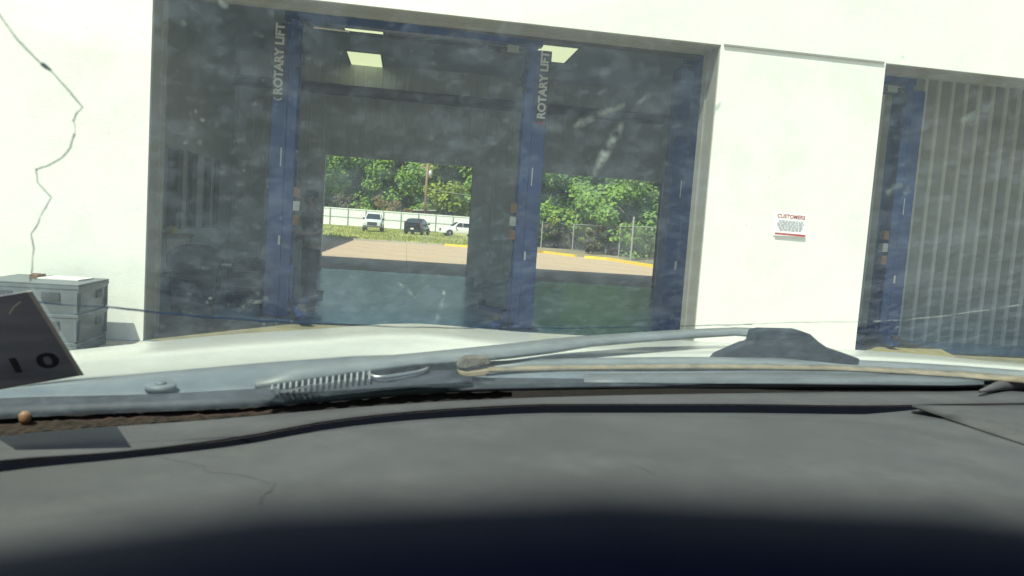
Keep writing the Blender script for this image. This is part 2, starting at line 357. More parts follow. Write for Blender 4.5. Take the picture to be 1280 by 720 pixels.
# side and back walls, roof
f = MB(); WY = [(5.0, 6.3), (6.75, 7.8), (8.15, 8.85), (9.4, 10.0), (10.2, 10.8)]
zs0, zs1 = .95, 2.55
edges = [TW] + [v for p in WY for v in p] + [BD+.25]
f.box((XL-.2, TW, 0), (XL, BD+.25, zs0)); f.box((XL-.2, TW, zs1), (XL, BD+.25, ZC))
for k in range(0, len(edges), 2): f.box((XL-.2, edges[k], zs0), (XL, edges[k+1], zs1))
f.build('side_wall', M['panel'], shop)
for (a, b) in WY:
    win = MB(); t = .05
    for lo, hi in (((a, zs0), (a+t, zs1)), ((b-t, zs0), (b, zs1)), ((a+t, zs0), (b-t, zs0+t)), ((a+t, zs1-t), (b-t, zs1))):
        win.box((XL-.13, lo[0]+.002, lo[1]+.002), (XL+.02, hi[0]-.002, hi[1]-.002))
    wo = win.build('window', M['frame'], shop)
    p = MB(); p.box((XL-.08, a+t, zs0+t), (XL-.07, b-t, zs1-t)); p.build('pane', M['window_glass'], wo)
# back wall backing + panels
bw = MB(); y0, y1 = BD+.05, BD+.25
segs = [(XL, B[0][0]), (B[0][1], B[1][0]), (B[1][1], XR)]
for a, b in segs: bw.box((a, y0, 0), (b, y1, HB))
bw.box((XL, y0, HB), (XR, y1, 6.2))
bwo = bw.build('back_wall', M['panel'], shop)
PW = .357
def pmesh(z0, z1, wd=PW):
    q = MB(); d = .03
    prof = [(.0, .026), (.006, .026), (.012, .012), (.10, .012), (.115, .0), (.14, .0), (.155, .012), (wd-.012, .012), (wd-.006, .026), (wd, .026)]
    q.grid([[(x, y, z0) for x, y in prof], [(x, y, z1) for x, y in prof]])
    o = q.build('wall_panel', M['panel'], bwo); me = o.data; bpy.data.objects.remove(o); return me
full, above = pmesh(0, ZC), pmesh(HB, ZC)
x = XL+.005
def cover(x):    # which back door lies in this panel
    return any(b0-.001 < x+PW/2 < b1+.001 for b0, b1 in B)
while x < 7.2:
    lo, hi = x, x+PW
    link('wall_panel', above if any(not (hi <= b0 or lo >= b1) for b0, b1 in B) else full, bwo, (x, BD, 0)); x += PW
# fill jamb trims of the back doors
for (a, b) in B:
    for u0 in (a-.36, b): t = MB(); t.box((u0, BD-.012, 0), (u0+.36, BD+.26, HB)); t.build('back_door_jamb', M['panel'], shop)
    t = MB(); t.box((a+.001, BD+.04, .0), (a+.07, BD+.24, HB-.002)); t.build('door_track', M['galv'], shop)
    t = MB(); t.box((a+.07, BD+.10, HB-.03), (b-.002, BD+.14, HB-.002)); t.build('door_edge', M['panel_rib'], shop)
# partition with ribs painted paler, as though catching light, seen through the second bay
PY = 3.25
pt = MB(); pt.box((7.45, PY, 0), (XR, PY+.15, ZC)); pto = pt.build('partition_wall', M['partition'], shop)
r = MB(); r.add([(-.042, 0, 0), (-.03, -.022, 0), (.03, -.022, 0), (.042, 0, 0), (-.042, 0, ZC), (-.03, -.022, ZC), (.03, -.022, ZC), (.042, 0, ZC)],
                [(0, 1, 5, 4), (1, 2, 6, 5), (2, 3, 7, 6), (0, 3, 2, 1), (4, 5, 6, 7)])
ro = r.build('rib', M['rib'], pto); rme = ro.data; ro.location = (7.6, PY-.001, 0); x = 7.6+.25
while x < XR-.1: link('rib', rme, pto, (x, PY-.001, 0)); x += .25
f = MB(); f.box((7.45, PY+.152, 0), (7.6, BD-.02, ZC)); f.build('partition_return', M['panel'], shop)
f = MB(); f.box((XR, TW, 0), (XR+.3, BD+.25, 6.2)); f.build('end_wall', M['panel'], shop)
f = MB(); f.box((XL-.2, TW+.002, ZC), (XR+.3, BD+.048, ZC+.3)); f.build('ceiling', M['ceiling'], shop)
f = MB(); f.box((-14, TW, 6.2), (XR+.3, BD+.25, 6.35)); f.box((-9, BD+.25, 5.1), (XR+.3, BD+4.1, 5.25)); f.build('roof', M['galv'], shop)  # lower rear slab is an added, unseen awning that lengthens the lot's shadow
# eave girder along the back wall
a = at_y(380, 104, BD-.2); b = at_y(845, 155, BD-.2); zb = (a.z+b.z)/2
f = MB(); f.box((XL, BD-.30, zb-.12), (XR, BD-.01, zb-.10)); f.box((XL, BD-.30, zb+.10), (XR, BD-.01, zb+.12)); f.box((XL, BD-.17, zb-.10), (XR, BD-.14, zb+.10))
f.build('girder', M['beam'], shop)
print('girder z', zb)
# ceiling lights
def ceil_light(px, py0, py1, wd):
    p0, p1 = at_z(px, py0, ZC-.05), at_z(px, py1, ZC-.05); cx = (p0.x+p1.x)/2; y0, y1 = sorted((p0.y, p1.y))
    if y1-y0 < .9: y1 = y0+1.3
    e = empty('ceiling_light', (cx, y0, ZC-.06)); e.parent = None
    f = MB(); h = wd/2
    f.box((-h-.04, -.04, 0), (h+.04, 0, .058)); f.box((-h-.04, y1-y0, 0), (h+.04, y1-y0+.04, .058)); f.box((-h-.04, 0, 0), (-h, y1-y0, .058)); f.box((h, 0, 0), (h+.04, y1-y0, .058))
    f.build('frame', M['frame'], e)
    d = MB(); d.box((-h, 0, .004), (h, y1-y0, .05)); d.build('diffuser', M['diffuser'], e)
    return e
tag(ceil_light(457, 83, 66, .80), 'lit pale yellow ceiling light hanging clear below the lift crossbar', 'light', 'ceiling lights of the shop')
tag(ceil_light(454, 40, 26, .80), 'lit pale yellow ceiling light half covered by the lift crossbar', 'light', 'ceiling lights of the shop')
tag(ceil_light(692, 77, 57, .80), 'lit pale yellow ceiling light beside the lettered post by the second back door', 'light', 'ceiling lights of the shop')

# ------------------------------------------------------------------ vehicle lifts
LY = 2.4
def lift(xa, xb, label, decals=True):
    L = empty('vehicle_lift', ((xa+xb)/2, LY, 0)); hw = (xb-xa)/2; HT = 4.02
    for sx in (-1, 1):
        cx = sx*hw
        c = MB()   # C-shaped column opening to the middle, broad front plate
        c.box((min(cx, cx+sx*.20)-.0, -.16, .02), (max(cx, cx+sx*.20), .16, HT-.1))
        c.box((min(cx-sx*.13, cx-sx*.001), -.16, .02), (max(cx-sx*.13, cx-sx*.001), -.12, HT-.02))
        c.box((min(cx-sx*.13, cx-sx*.001), .12, .02), (max(cx-sx*.13, cx-sx*.001), .16, HT-.02))
        co = c.build('column', M['lift'], L, bevel=.008)
        bp = MB(); bp.box((cx-.28, -.25, .002), (cx+.28, .25, .019)); bp.build('base_plate', M['lift_dark'], co)
        # front shroud with the maker's lettering
        if decals:
            sh = MB(); sh.box((min(cx+sx*.03, cx+sx*.205), -.175, HT-1.08), (max(cx+sx*.03, cx+sx*.205), -.162, HT-.1)); s_ = sh.build('name_plate', M['lift_dark'], co)
        if decals:
            text('lettering', 'ROTARY LIFT', .155, M['lift_white'], s_, axes((0, 0, 1), (-1, 0, 0), (cx+sx*.117, -.18, HT-.57)), bold=.006)
            sw = MB(); q = [(cx+sx*.117+.05*math.cos(t), -.184, HT-1.065+.035*math.sin(t)) for t in np.linspace(PI+.2, 2*PI-.2, 8)]
            sw.tube(q, .010, 6); sw.build('logo_mark', M['red'] if sx > 0 else M['lift_white'], s_)
        # carriage with a pair of folded arms and stacked adapters on the inner side
        k = MB(); k.box((min(cx-sx*.02, cx-sx*.17), -.11, .10), (max(cx-sx*.02, cx-sx*.17), .11, .75)); ko = k.build('carriage', M['lift'], L, bevel=.01)
        for sy in (-1, 1):
            a = MB(); p0 = Vector((cx-sx*.17, sy*.09, .16)); p1 = Vector((cx-sx*.42, sy*.95, .14)); n = (p1-p0).cross(Vector((0, 0, 1))).normalized()*.055
            a.prism([p0-n, p0+n, p1+n, p1-n], (0, 0, .09)); ao = a.build('arm', M['lift'], ko)
            d = MB(); d.tube([p1+Vector((0, 0, .088)), p1+Vector((0, 0, .15))], .06, 12); d.build('pad', M['black'], ao)
        ad = MB(); zz = 1.28
        for q in range(3): ad.box((min(cx-sx*.135, cx-sx*.22), -.155, zz+q*.19), (max(cx-sx*.135, cx-sx*.22), -.06, zz+q*.19+.13), q % 2)
        ad.build('adapter_rack', [M['orange'], M['steel']], L)
        lb = MB(); lb.box((cx+sx*.01, -.166, 1.0), (cx+sx*.04, -.163, 1.12)); lb.build('warning_label', M['lift_white'], co)
        lb = MB(); lb.box((cx+sx*.04, -.166, 2.05), (cx+sx*.055, -.163, 2.3)); lb.build('warning_label', M['lift_white'], co)
        ho = MB(); ho.tube([(cx-sx*.10, -.18, HT-.15), (cx-sx*.13, -.2, HT-.3), (cx-sx*.20, -.2, HT-.5), (cx-sx*.19, -.2, HT-.62), (cx-sx*.1, -.18, HT-.68)], .012, 6); ho.build('hose', M['black'], L)
    b = MB(); b.box((-hw-.09, -.08, HT-.02), (hw+.09, .08, HT+.09)); b.build('crossbar', M['lift'], L, bevel=.006)
    b = MB(); b.tube([(-hw+.15, -.12, HT-.02), (-hw+.28, -.12, HT-.115), (-.2, -.12, HT-.125), (hw-.45, -.12, HT-.12), (hw-.13, -.12, HT-.10)], .022, 8); b.tube([(hw-.75, -.13, HT-.09), (hw-.45, -.13, HT-.19), (hw-.13, -.13, HT-.17)], .012, 6); b.build('shutoff_bar', M['black'], L)
    b = MB(); b.tube([(-hw+.3, -.145, HT-.105), (-.9, -.145, HT-.11)], .012, 6); b.build('pale_sleeve', M['paper'], L)
    bx = MB(); bx.box((hw-.42, -.15, HT-.16), (hw-.26, -.06, HT-.06)); bx.build('limit_switch', M['galv'], L)
    return tag(L, label, 'vehicle lift', 'two post lifts in the service bays')
pa, pb = at_y(358, 200, LY), at_y(660, 200, LY); print('lift1', pa, pb)
L1 = lift(pa.x, pb.x, 'blue two post lift with white lettering on both posts under its crossbar')
pc, pd = at_y(853, 200, LY), at_y(1124, 200, LY); print('lift2', pc, pd)
L2 = lift(pc.x, pd.x, 'blue two post lift standing behind the white pier, without visible lettering', False)

# ------------------------------------------------------------------ sign on the pier
c = at_y(987.5, 281, 0); sg = empty('wall_sign', (c.x, -.004, c.z)); sg.rotation_euler = (0, math.radians(.6), 0)
SW, SH = .405, .275
f = MB(); n = 8
rows = [[(-SW/2+SW*i/n, -.004-.018*max(0, (z_*-1-.05))*(i/n)*6, z_) for i in range(n+1)] for z_ in (SH/2, SH/6, -SH/6, -SH/3, -SH/2)]
f.grid(rows); po = f.build('plate', M['sign'], sg); sm = po.modifiers.new('thick', 'SOLIDIFY'); sm.thickness = .003; sm.offset = 0
fx = lambda u, v: axes((1, 0, 0), (0, 0, 1), (u, -.0085, v))
text('heading', 'CUSTOMERS', .062, M['sign_red'], sg, fx(0, SH/2-.045), .0008, bold=.0008)
bars = MB(); random.seed(3)
for k in range(5):
    z_ = SH/2-.095-k*.026; u = -SW/2+.035+(.02 if k in (0, 3) else 0)+(.035 if k == 4 else 0); end = SW/2-.03-(.02 if k in (0, 3) else 0)-(.035 if k == 4 else 0)
    while u < end-.015:
        l = random.uniform(.018, .05); l = min(l, end-u); bars.box((u, -.014, z_-.005), (u+l, -.0105, z_+.005)); u += l+.009
bars.build('small_print', M['sign_ink'], sg)
f = MB(); f.box((-SW/2+.012, -.026, -SH/2+.012), (SW/2-.012, -.0225, -SH/2+.034)); f.build('red_band', M['sign_red'], sg)
tag(sg, 'small white notice headed CUSTOMERS in red on the white pier', 'sign')

# ------------------------------------------------------------------ crates by the wall
def crate(z, label):
    e = empty('plastic_crate', (-3.34, -.575, z)); wx, wy, h = .42, .35, .262
    b = MB()
    lo = [(-wx+.02, -wy+.02, 0), (wx-.02, -wy+.02, 0), (wx-.02, wy-.02, 0), (-wx+.02, wy-.02, 0)]
    hi = [(-wx+.006, -wy+.006, h-.03), (wx-.006, -wy+.006, h-.03), (wx-.006, wy-.006, h-.03), (-wx+.006, wy-.006, h-.03)]
    li = [(-wx+.03, -wy+.03, .012), (wx-.03, -wy+.03, .012), (wx-.03, wy-.03, .012), (-wx+.03, wy-.03, .012)]
    hi2 = [(-wx+.02, -wy+.02, h-.031), (wx-.02, -wy+.02, h-.031), (wx-.02, wy-.02, h-.031), (-wx+.02, wy-.02, h-.031)]
    b.add(lo+hi, [(0, 3, 2, 1)] + [(k, (k+1) % 4, 4+(k+1) % 4, 4+k) for k in range(4)])
    b.add(li+hi2, [(0, 1, 2, 3)] + [(k, 4+k, 4+(k+1) % 4, (k+1) % 4) for k in range(4)])
    b.build('body', M['crate'], e)
    r = MB(); t = .035
    r.box((-wx, -wy, h-.03), (wx, -wy+t, h)); r.box((-wx, wy-t, h-.03), (wx, wy, h)); r.box((-wx, -wy+t, h-.03), (-wx+t, wy-t, h)); r.box((wx-t, -wy+t, h-.03), (wx, wy-t, h)); r.build('rim', M['crate'], e, bevel=.004)
    for (cx, cy, dx, dy) in ((.18, -wy+.004, .15, .012), (wx-.004, .12, .012, .12), (-.22, -wy+.004, .15, .012)):
        s_ = MB(); s_.cbox((cx, cy, h*.60), (dx, dy, .075)); s_.build('handle_slot', M['crate_in'], e)
    for u in (-.395, .395):
        s_ = MB(); s_.cbox((u, -wy+.006, h/2-.02), (.025, .02, h-.07)); s_.build('corner_rib', M['crate'], e)
    for v in (-.3, .3):
        s_ = MB(); s_.cbox((wx-.006, v, h/2-.02), (.02, .025, h-.07)); s_.build('corner_rib', M['crate'], e)
    return tag(e, label, 'crate', 'grey crates stacked by the front wall')
dl = MB()
for x_ in (-3.70, -2.98):
    dl.box((x_-.05, -.92, .0), (x_+.05, -.23, .075))
dl.box((-3.75, -.92, .076), (-2.93, -.23, .11)); tag(dl.build('crate_dolly', M['crate'], bevel=.005), 'low grey dolly under the stacked crates by the white wall', 'dolly')
crate(.111, 'grey plastic crate at the bottom of its stack, resting on the dolly')
topc = crate(.374, 'grey plastic crate on top of its stack, with papers lying on it')
# sheets and a small box on the top crate
lid = MB(); lid.box((-.42, -.35, .263), (.42, .35, .281)); lid.build('lid', M['crate'], topc, bevel=.005)
pp = MB(); pp.prism([(-3.42, -.60, .656), (-3.05, -.62, .656), (-3.02, -.35, .656), (-3.36, -.33, .656)], (0, 0, .012)); tag(pp.build('paper_stack', M['paper']), 'pale stack of paper lying on the grey crate lid', 'paper')
bx = MB(); bx.prism([(-3.50, -.58, .656), (-3.43, -.585, .656), (-3.425, -.42, .656), (-3.49, -.415, .656)], (0, 0, .035)); bx.box((-3.495, -.53, .692), (-3.43, -.515, .70)); tag(bx.build('cardboard_box', M['card']), 'small brown cardboard box beside the paper on the crate lid', 'box')

# ------------------------------------------------------------------ machines and bench along the left side of the shop
def machine_balancer():
    p = at_z(243, 393, 0); e = empty('wheel_balancer', (p.x, p.y, 0), .1)
    b = MB(); b.add([(-.26, -.2, 0), (.26, -.2, 0), (.26, .28, 0), (-.26, .28, 0), (-.30, -.22, .55), (.30, -.22, .55), (.28, .26, .62), (-.28, .26, .62)],
                    [(0, 3, 2, 1), (4, 5, 6, 7), (0, 1, 5, 4), (1, 2, 6, 5), (2, 3, 7, 6), (3, 0, 4, 7)]); b.build('cabinet', M['dark'], e, bevel=.03)
    t = MB(); pr = [(.30, .60), (.33, .74), (.28, .84), (.12, .92), (-.12, .93), (-.28, .87), (-.34, .76), (-.32, .60)]
    t.prism([(x_, -.25, z_) for x_, z_ in pr], (0, .5, 0)); t.build('wheel_guard', M['dark'], e, bevel=.03)
    s_ = MB(); s_.tube([(.30, 0, .68), (.44, 0, .68)], .03, 10); s_.build('spindle', M['steel'], e)
    k = MB(); k.box((-.18, -.262, .76), (.16, -.252, .86)); k.build('control_panel', M['lift_dark'], e)
    for i in range(2):
        k = MB(); k.cbox((-.12+i*.2, -.235, .36), (.12, .02, .05)); k.build('weight_tray', M['lift_dark'], e)
    return tag(e, 'dark wheel balancer with rounded guard near the left door jamb', 'machine')
machine_balancer()
def tool_cart():
    p = at_z(312, 384, 0); e = empty('tool_cart', (p.x, p.y, 0), -.1)
    b = MB(); b.box((-.28, -.22, .10), (.28, .22, .60)); b.build('cabinet', M['dark'], e, bevel=.012)
    for i in range(4):
        d = MB(); d.box((-.26, -.235, .13+i*.115), (.26, -.222, .23+i*.115)); do = d.build('drawer', M['dark'], e)
        h_ = MB(); h_.box((-.18, -.25, .20+i*.115), (.18, -.236, .212+i*.115)); h_.build('pull', M['steel'], do)
    t = MB(); t.prism([(-.28, -.23, .602), (.28, -.23, .602), (.20, -.23, .68), (.02, -.23, .74), (-.24, -.23, .65)], (0, .42, 0)); t.build('cloth_heap', M['dark'], e, bevel=.02)
    for sx in (-1, 1):
        for sy in (-1, 1):
            w_ = MB(); w_.tube([(sx*.22-.02, sy*.16, .05), (sx*.22+.02, sy*.16, .05)], .05, 10); w_.tube([(sx*.22, sy*.16, .05), (sx*.22, sy*.16, .11)], .012, 6); w_.build('caster', M['black'], e)
    return tag(e, 'low dark tool cart between the wheel balancer and the blue post', 'cart')
tool_cart()
def bench():
    p = at_y(204, 296, 4.2); e = empty('workbench', (XL+.33, 5.55, 0))
    t = MB(); t.box((-.30, -.9, .86), (.30, .9, .91)); t.build('top', M['bench'], e, bevel=.006)
    for sx in (-1, 1):
        for sy in (-1, 1):
            l = MB(); l.box((sx*.26-.03, sy*.84-.03, 0), (sx*.26+.03, sy*.84+.03, .859)); l.build('leg', M['galv'], e)
    for k in range(9):
        l = MB(); l.box((.262, -.78+k*.19, .3), (.275, -.62+k*.19, .84)); l.build('slat', M['galv'], e)
    s_ = MB(); s_.box((-.28, -.86, .26), (.26, .86, .29)); s_.build('shelf', M['bench'], e)
    tag(e, 'workbench with slatted front under the side windows', 'workbench')
    f = MB(); f.tube([(XL+.36, 6.05, .912), (XL+.36, 6.05, .95), (XL+.36, 6.05, 1.02), (XL+.36, 6.05, 1.05)], [.10, .12, .07, .03], 12); tag(f.build('yellow_jug', M['yellow'], smooth=True), 'yellow plastic jug standing on the workbench top', 'jug')
bench()
# ------------------------------------------------------------------ person by the lift post
def skin_mesh(name, verts, edges, radii, m, parent, root=0, sub=2):
    me = bpy.data.meshes.new(name); me.from_pydata(verts, edges, []); o = bpy.data.objects.new(name+'_src', me); col.objects.link(o)
    sk = o.modifiers.new('skin', 'SKIN'); sk.use_smooth_shade = True
    for i, d in enumerate(me.skin_vertices[0].data):
        r_ = radii[i]; d.radius = r_ if isinstance(r_, tuple) else (r_, r_); d.use_root = (i == root)
    su = o.modifiers.new('sub', 'SUBSURF'); su.levels = sub; su.render_levels = sub
    dg = bpy.context.evaluated_depsgraph_get(); nm = bpy.data.meshes.new_from_object(o.evaluated_get(dg)); nm.name = name
    bpy.data.objects.remove(o); nm.materials.clear(); nm.materials.append(m)
    nm.polygons.foreach_set('use_smooth', [True]*len(nm.polygons))
    q = bpy.data.objects.new(name, nm); col.objects.link(q); q.parent = parent; return q
def person():
    p = at_z(385, 389, 0); e = empty('person', (p.x, p.y, 0), math.radians(-62))     # faces right
    V = [(0, 0, .98), (0, .0, 1.15), (0, -.01, 1.32), (0, -.01, 1.46), (0, -.02, 1.55), (0, -.035, 1.63), (0, -.03, 1.72)]
    Ed = [(0, 1), (1, 2), (2, 3), (3, 4), (4, 5), (5, 6)]; Rr = [(.15, .11), (.14, .10), (.16, .11), (.11, .085), .055, (.072, .085), (.062, .075)]
    def add(pts, rs, par):
        for q, r_ in zip(pts, rs):
            V.append(q); Rr.append(r_); Ed.append((par, len(V)-1)); par = len(V)-1
        return par
    for s_ in (-1, 1):
        add([(s_*.10, 0, .88), (s_*.11, -.015, .50), (s_*.115, .02, .11), (s_*.12, .01, .05), (s_*.13, -.13, .035)], [.085, .06, .042, .04, .035], 0)
    # right arm bent across the belly, left forearm reaching forward
    fin = []
    h1 = add([(-.19, -.01, 1.42), (-.24, .03, 1.16), (-.14, -.17, 1.06), (-.06, -.21, 1.05)], [.058, .045, .034, .030], 3)
    h2 = add([(.19, -.01, 1.42), (.24, .0, 1.16), (.19, -.24, 1.17), (.18, -.31, 1.18)], [.058, .045, .034, .030], 3)
    for h_, d, sd in ((h1, Vector((.8, -.3, -.1)).normalized(), Vector((0, 0, 1))), (h2, Vector((-.1, -1, .05)).normalized(), Vector((0, 0, 1)))):
        b = Vector(V[h_])
        for k in range(4):
            o_ = sd*(.03-.02*k); l = (.065, .078, .072, .055)[k]
            add([b+o_*.8+d*.035, b+o_+d*(.035+l*.55), b+o_+d*(.035+l)-Vector((0, 0, .012))], [.010, .009, .008], h_)
        add([b+sd*.035+d*.01, b+sd*.055+d*.045], [.011, .009], h_)
    body = skin_mesh('body', V, Ed, Rr, M['skin'], e)
    # face
    for s_ in (-1, 1):
        q = MB(); q.tube([(s_*.032, -.105, 1.645), (s_*.032, -.122, 1.645)], .010, 8); q.build('eye', M['black'], body)
        q = MB(); q.tube([(s_*.072, -.03, 1.61), (s_*.085, -.02, 1.64), (s_*.074, -.02, 1.67)], [.012, .016, .010], 8); q.build('ear', M['skin'], body, True)
    q = MB(); q.tube([(0, -.112, 1.66), (0, -.135, 1.615), (0, -.115, 1.605)], [.008, .014, .010], 8); q.build('nose', M['skin'], body, True)
    q = MB(); q.tube([(-.025, -.112, 1.575), (0, -.12, 1.573), (.025, -.112, 1.575)], .006, 6); q.build('mouth', M['shirt'], body)
    # clothes: the same bones with wider sleeves and legs
    sv = [V[0], V[1], V[2], V[3], (0, -.015, 1.50), (-.19, -.01, 1.42), (-.24, .03, 1.18), (.19, -.01, 1.42), (.24, 0, 1.18)]
    sv[0] = (0, 0, .85)
    skin_mesh('shirt', sv, [(0, 1), (1, 2), (2, 3), (3, 4), (3, 5), (5, 6), (3, 7), (7, 8)], [(.175, .135), (.17, .13), (.19, .135), (.135, .105), .065, .075, .065, .075, .065], M['shirt'], e)
    tv = [(0, 0, 1.0), (0, 0, .92)]; te = [(0, 1)]; tr_ = [(.165, .125), (.16, .125)]
    for s_ in (-1, 1):
        b0 = 1
        for q, r_ in (((s_*.10, 0, .84), .10), ((s_*.11, -.015, .50), .078), ((s_*.115, .015, .06), .062)):
            tv.append(q); tr_.append(r_); te.append((b0, len(tv)-1)); b0 = len(tv)-1
    skin_mesh('trousers', tv, te, tr_, M['trousers'], e)
    for s_ in (-1, 1):
        skin_mesh('shoe', [(s_*.12, .06, .045), (s_*.122, -.03, .045), (s_*.13, -.16, .036)], [(0, 1), (1, 2)], [.043, .045, .034], M['black'], e)
    c = MB(); n = 12
    rr = [(.094, 1.685), (.094, 1.73), (.078, 1.77), (.04, 1.79), (.005, 1.795)]
    c.grid([[(r_*math.cos(2*PI*k/n), -.028+r_*1.12*math.sin(2*PI*k/n), z_) for k in range(n+1)] for r_, z_ in rr])
    c.add([(-.07, -.10, 1.692), (.07, -.10, 1.692), (.055, -.20, 1.68), (-.055, -.20, 1.68), (-.07, -.10, 1.70), (.07, -.10, 1.70), (.055, -.20, 1.688), (-.055, -.20, 1.688)],
          [(0, 3, 2, 1), (4, 5, 6, 7), (0, 1, 5, 4), (1, 2, 6, 5), (2, 3, 7, 6), (3, 0, 4, 7)])
    c.build('cap', M['cap'], e, True)
    tag(e, 'person in olive grey shirt, black trousers and dark cap standing beside the blue lift post', 'person')
person()

# ================================================================== BEHIND THE SHOP
# wing of the neighbouring warehouse whose shadow falls over the lot
wg = empty('warehouse', (-10.0, 26, 0))
f = MB(); f.box((-4.5, -13, 0), (4.4, 15.3, 6.4)); f.build('wall', M['galv'], wg)
f = MB(); f.add([(-4.8, -13.2, 6.402), (4.55, -13.2, 6.402), (4.55, 15.5, 6.402), (-4.8, 15.5, 6.402), (0, -13.2, 7.6), (0, 15.5, 7.6)], [(0, 1, 4), (3, 5, 2), (0, 4, 5, 3), (1, 2, 5, 4), (0, 3, 2, 1)]); f.build('roof', M['galv'], wg)
for k in range(24):
    f = MB(); f.box((4.402, -12.8+k*1.17, 0), (4.43, -12.7+k*1.17, 6.38)); f.build('rib', M['galv'], wg)
tag(wg, 'grey metal warehouse wing beside the rear lot, casting shade on it', 'building')
# kerbs
def kerb(pts, label, m_, wd=.16, h=.13):
    k = MB(); rows = [[], [], [], []]
    for i, p in enumerate(pts):
        t = (pts[min(i+1, len(pts)-1)]-pts[max(i-1, 0)]).normalized(); n = Vector((-t.y, t.x, 0))*wd/2
        for r_, q in zip(rows, (p-n, p-n*.85+Vector((0, 0, h)), p+n*.85+Vector((0, 0, h)), p+n)): r_.append(q-Vector((0, 0, .03)))
    k.grid(rows); e0 = [r_[0] for r_ in rows]; e1 = [r_[-1] for r_ in rows]; k.add(e0, [(0, 1, 2, 3)]); k.add(e1, [(3, 2, 1, 0)])
    return tag(k.build('kerb', m_), label, 'kerb', 'painted kerbs of the rear lot')
kerb([at_z(x_, y_, 0) for x_, y_ in ((402, 297.5), (450, 300.5), (500, 303.5), (553, 307))], 'worn pale kerb along the grass with the parked vehicles', M['apron'])
kerb([at_z(x_, y_, 0) for x_, y_ in ((556, 307), (590, 309.5), (640, 315), (680, 316), (719, 321))], 'yellow kerb ending beside the gap at the dry vines', M['yellow'], .22, .15)
kerb([at_z(x_, y_, 0) for x_, y_ in ((731, 322.5), (760, 325), (790, 330), (820, 335), (860, 342))], 'yellow kerb running along the chain link fence', M['yellow'], .22, .16)
# earth bank beyond the right-hand kerb
a_ = [at_z(x_, y_, 0) for x_, y_ in ((600, 310), (680, 315.5), (720, 320.5), (760, 324.5), (820, 334.5), (900, 348))]
f = MB(); f.grid([[Vector((p.x, p.y, -.02)) for p in a_], [Vector((p.x+2, p.y+3, .12)) for p in a_], [Vector((p.x+8, p.y+26, .3)) for p in a_]])
tag(f.build('bank', M['ground'], smooth=True), kind='structure')
# white metal fence
FY = 96.0
fe = empty('white_fence', (-20, FY, 0)); tag(fe, 'long white metal panel fence behind the parked vehicles', 'fence')
PWD, PH = 2.4, 2.45
p = MB(); prof = []
for k in range(8): x_ = .02+k*.295; prof += [(x_, 0), (x_+.20, 0), (x_+.22, .03), (x_+.273, .03)]
p.grid([[(x_, -y_, .12) for x_, y_ in prof], [(x_, -y_, PH-.12) for x_, y_ in prof]]); po = p.build('fence_panel', M['fence_white'], fe)
q = MB(); q.box((-.05, -.16, -.05), (.05, -.065, PH)); qo = q.build('post', M['galv'], fe)
rl = MB(); rl.box((0, -.06, PH-.1), (PWD, .06, PH+.03)); rlo = rl.build('top_rail', M['fence_white'], fe)
r2 = MB(); r2.box((0, -.055, 1.25), (PWD, -.033, 1.31)); r2o = r2.build('middle_rail', M['galv'], fe)
for k in range(1, 20):
    for nm, ob in (('fence_panel', po), ('post', qo), ('top_rail', rlo), ('middle_rail', r2o)): link(nm, ob.data, fe, (k*PWD, 0, 0))

# ------------------------------------------------------------------ vehicles
def wheel(parent, x, y, r_, wd=.22):
    t = MB(); n = 20; s_ = 1 if y > 0 else -1
    prof = [(r_*.62, -wd/2), (r_*.94, -wd/2), (r_, -wd/2+.03), (r_, wd/2-.03), (r_*.94, wd/2), (r_*.62, wd/2)]
    t.grid([[(x+a*math.cos(2*PI*k/n), y+b, r_+a*math.sin(2*PI*k/n)) for k in range(n+1)] for a, b in prof]); wo = t.build('wheel', M['black'], parent, True)
    q = MB(); yy = y+s_*wd*.38
    q.add([(x+r_*.63*math.cos(2*PI*k/n), yy, r_+r_*.63*math.sin(2*PI*k/n)) for k in range(n)], [tuple(range(n))])
    for k in range(5):
        a = 2*PI*k/5; q.tube([(x, yy+s_*.012, r_), (x+r_*.58*math.cos(a), yy+s_*.01, r_+r_*.58*math.sin(a))], .03, 4)
    q.build('rim', M['chrome'], wo)
def shell(sections, npr=4):
    """sections: (x, half width bottom, half width top, z bottom, z top)"""
    rows = []
    for x, wb, wt, z0, z1 in sections:
        c = .07; h = z1-z0
        rows.append([(x, -wb*.95, z0), (x, -wb, z0+h*.18), (x, -(wb+wt)/2*1.01, z0+h*.6), (x, -wt, z1-c*.7), (x, -wt+c, z1), (x, 0, z1+.02), (x, wt-c, z1), (x, wt, z1-c*.7), (x, (wb+wt)/2*1.01, z0+h*.6), (x, wb, z0+h*.18), (x, wb*.95, z0)])
    m_ = MB(); m_.grid(rows); n = len(rows[0])
    m_.add(rows[0], [tuple(range(n))]); m_.add(rows[-1], [tuple(range(n))[::-1]])
    b0 = [r_[0] for r_ in rows]; b1 = [r_[-1] for r_ in rows]; m_.grid([b0, b1])
    return m_
def quad_on(parent, name, pts, m_, off=(0, 0, 0)):
    q = MB(); P_ = [Vector(a) for a in pts]; n = (P_[1]-P_[0]).cross(P_[2]-P_[0]).normalized()*.012
    q.prism([a+Vector(off)-n for a in P_], n*2); return q.build(name, m_, parent)
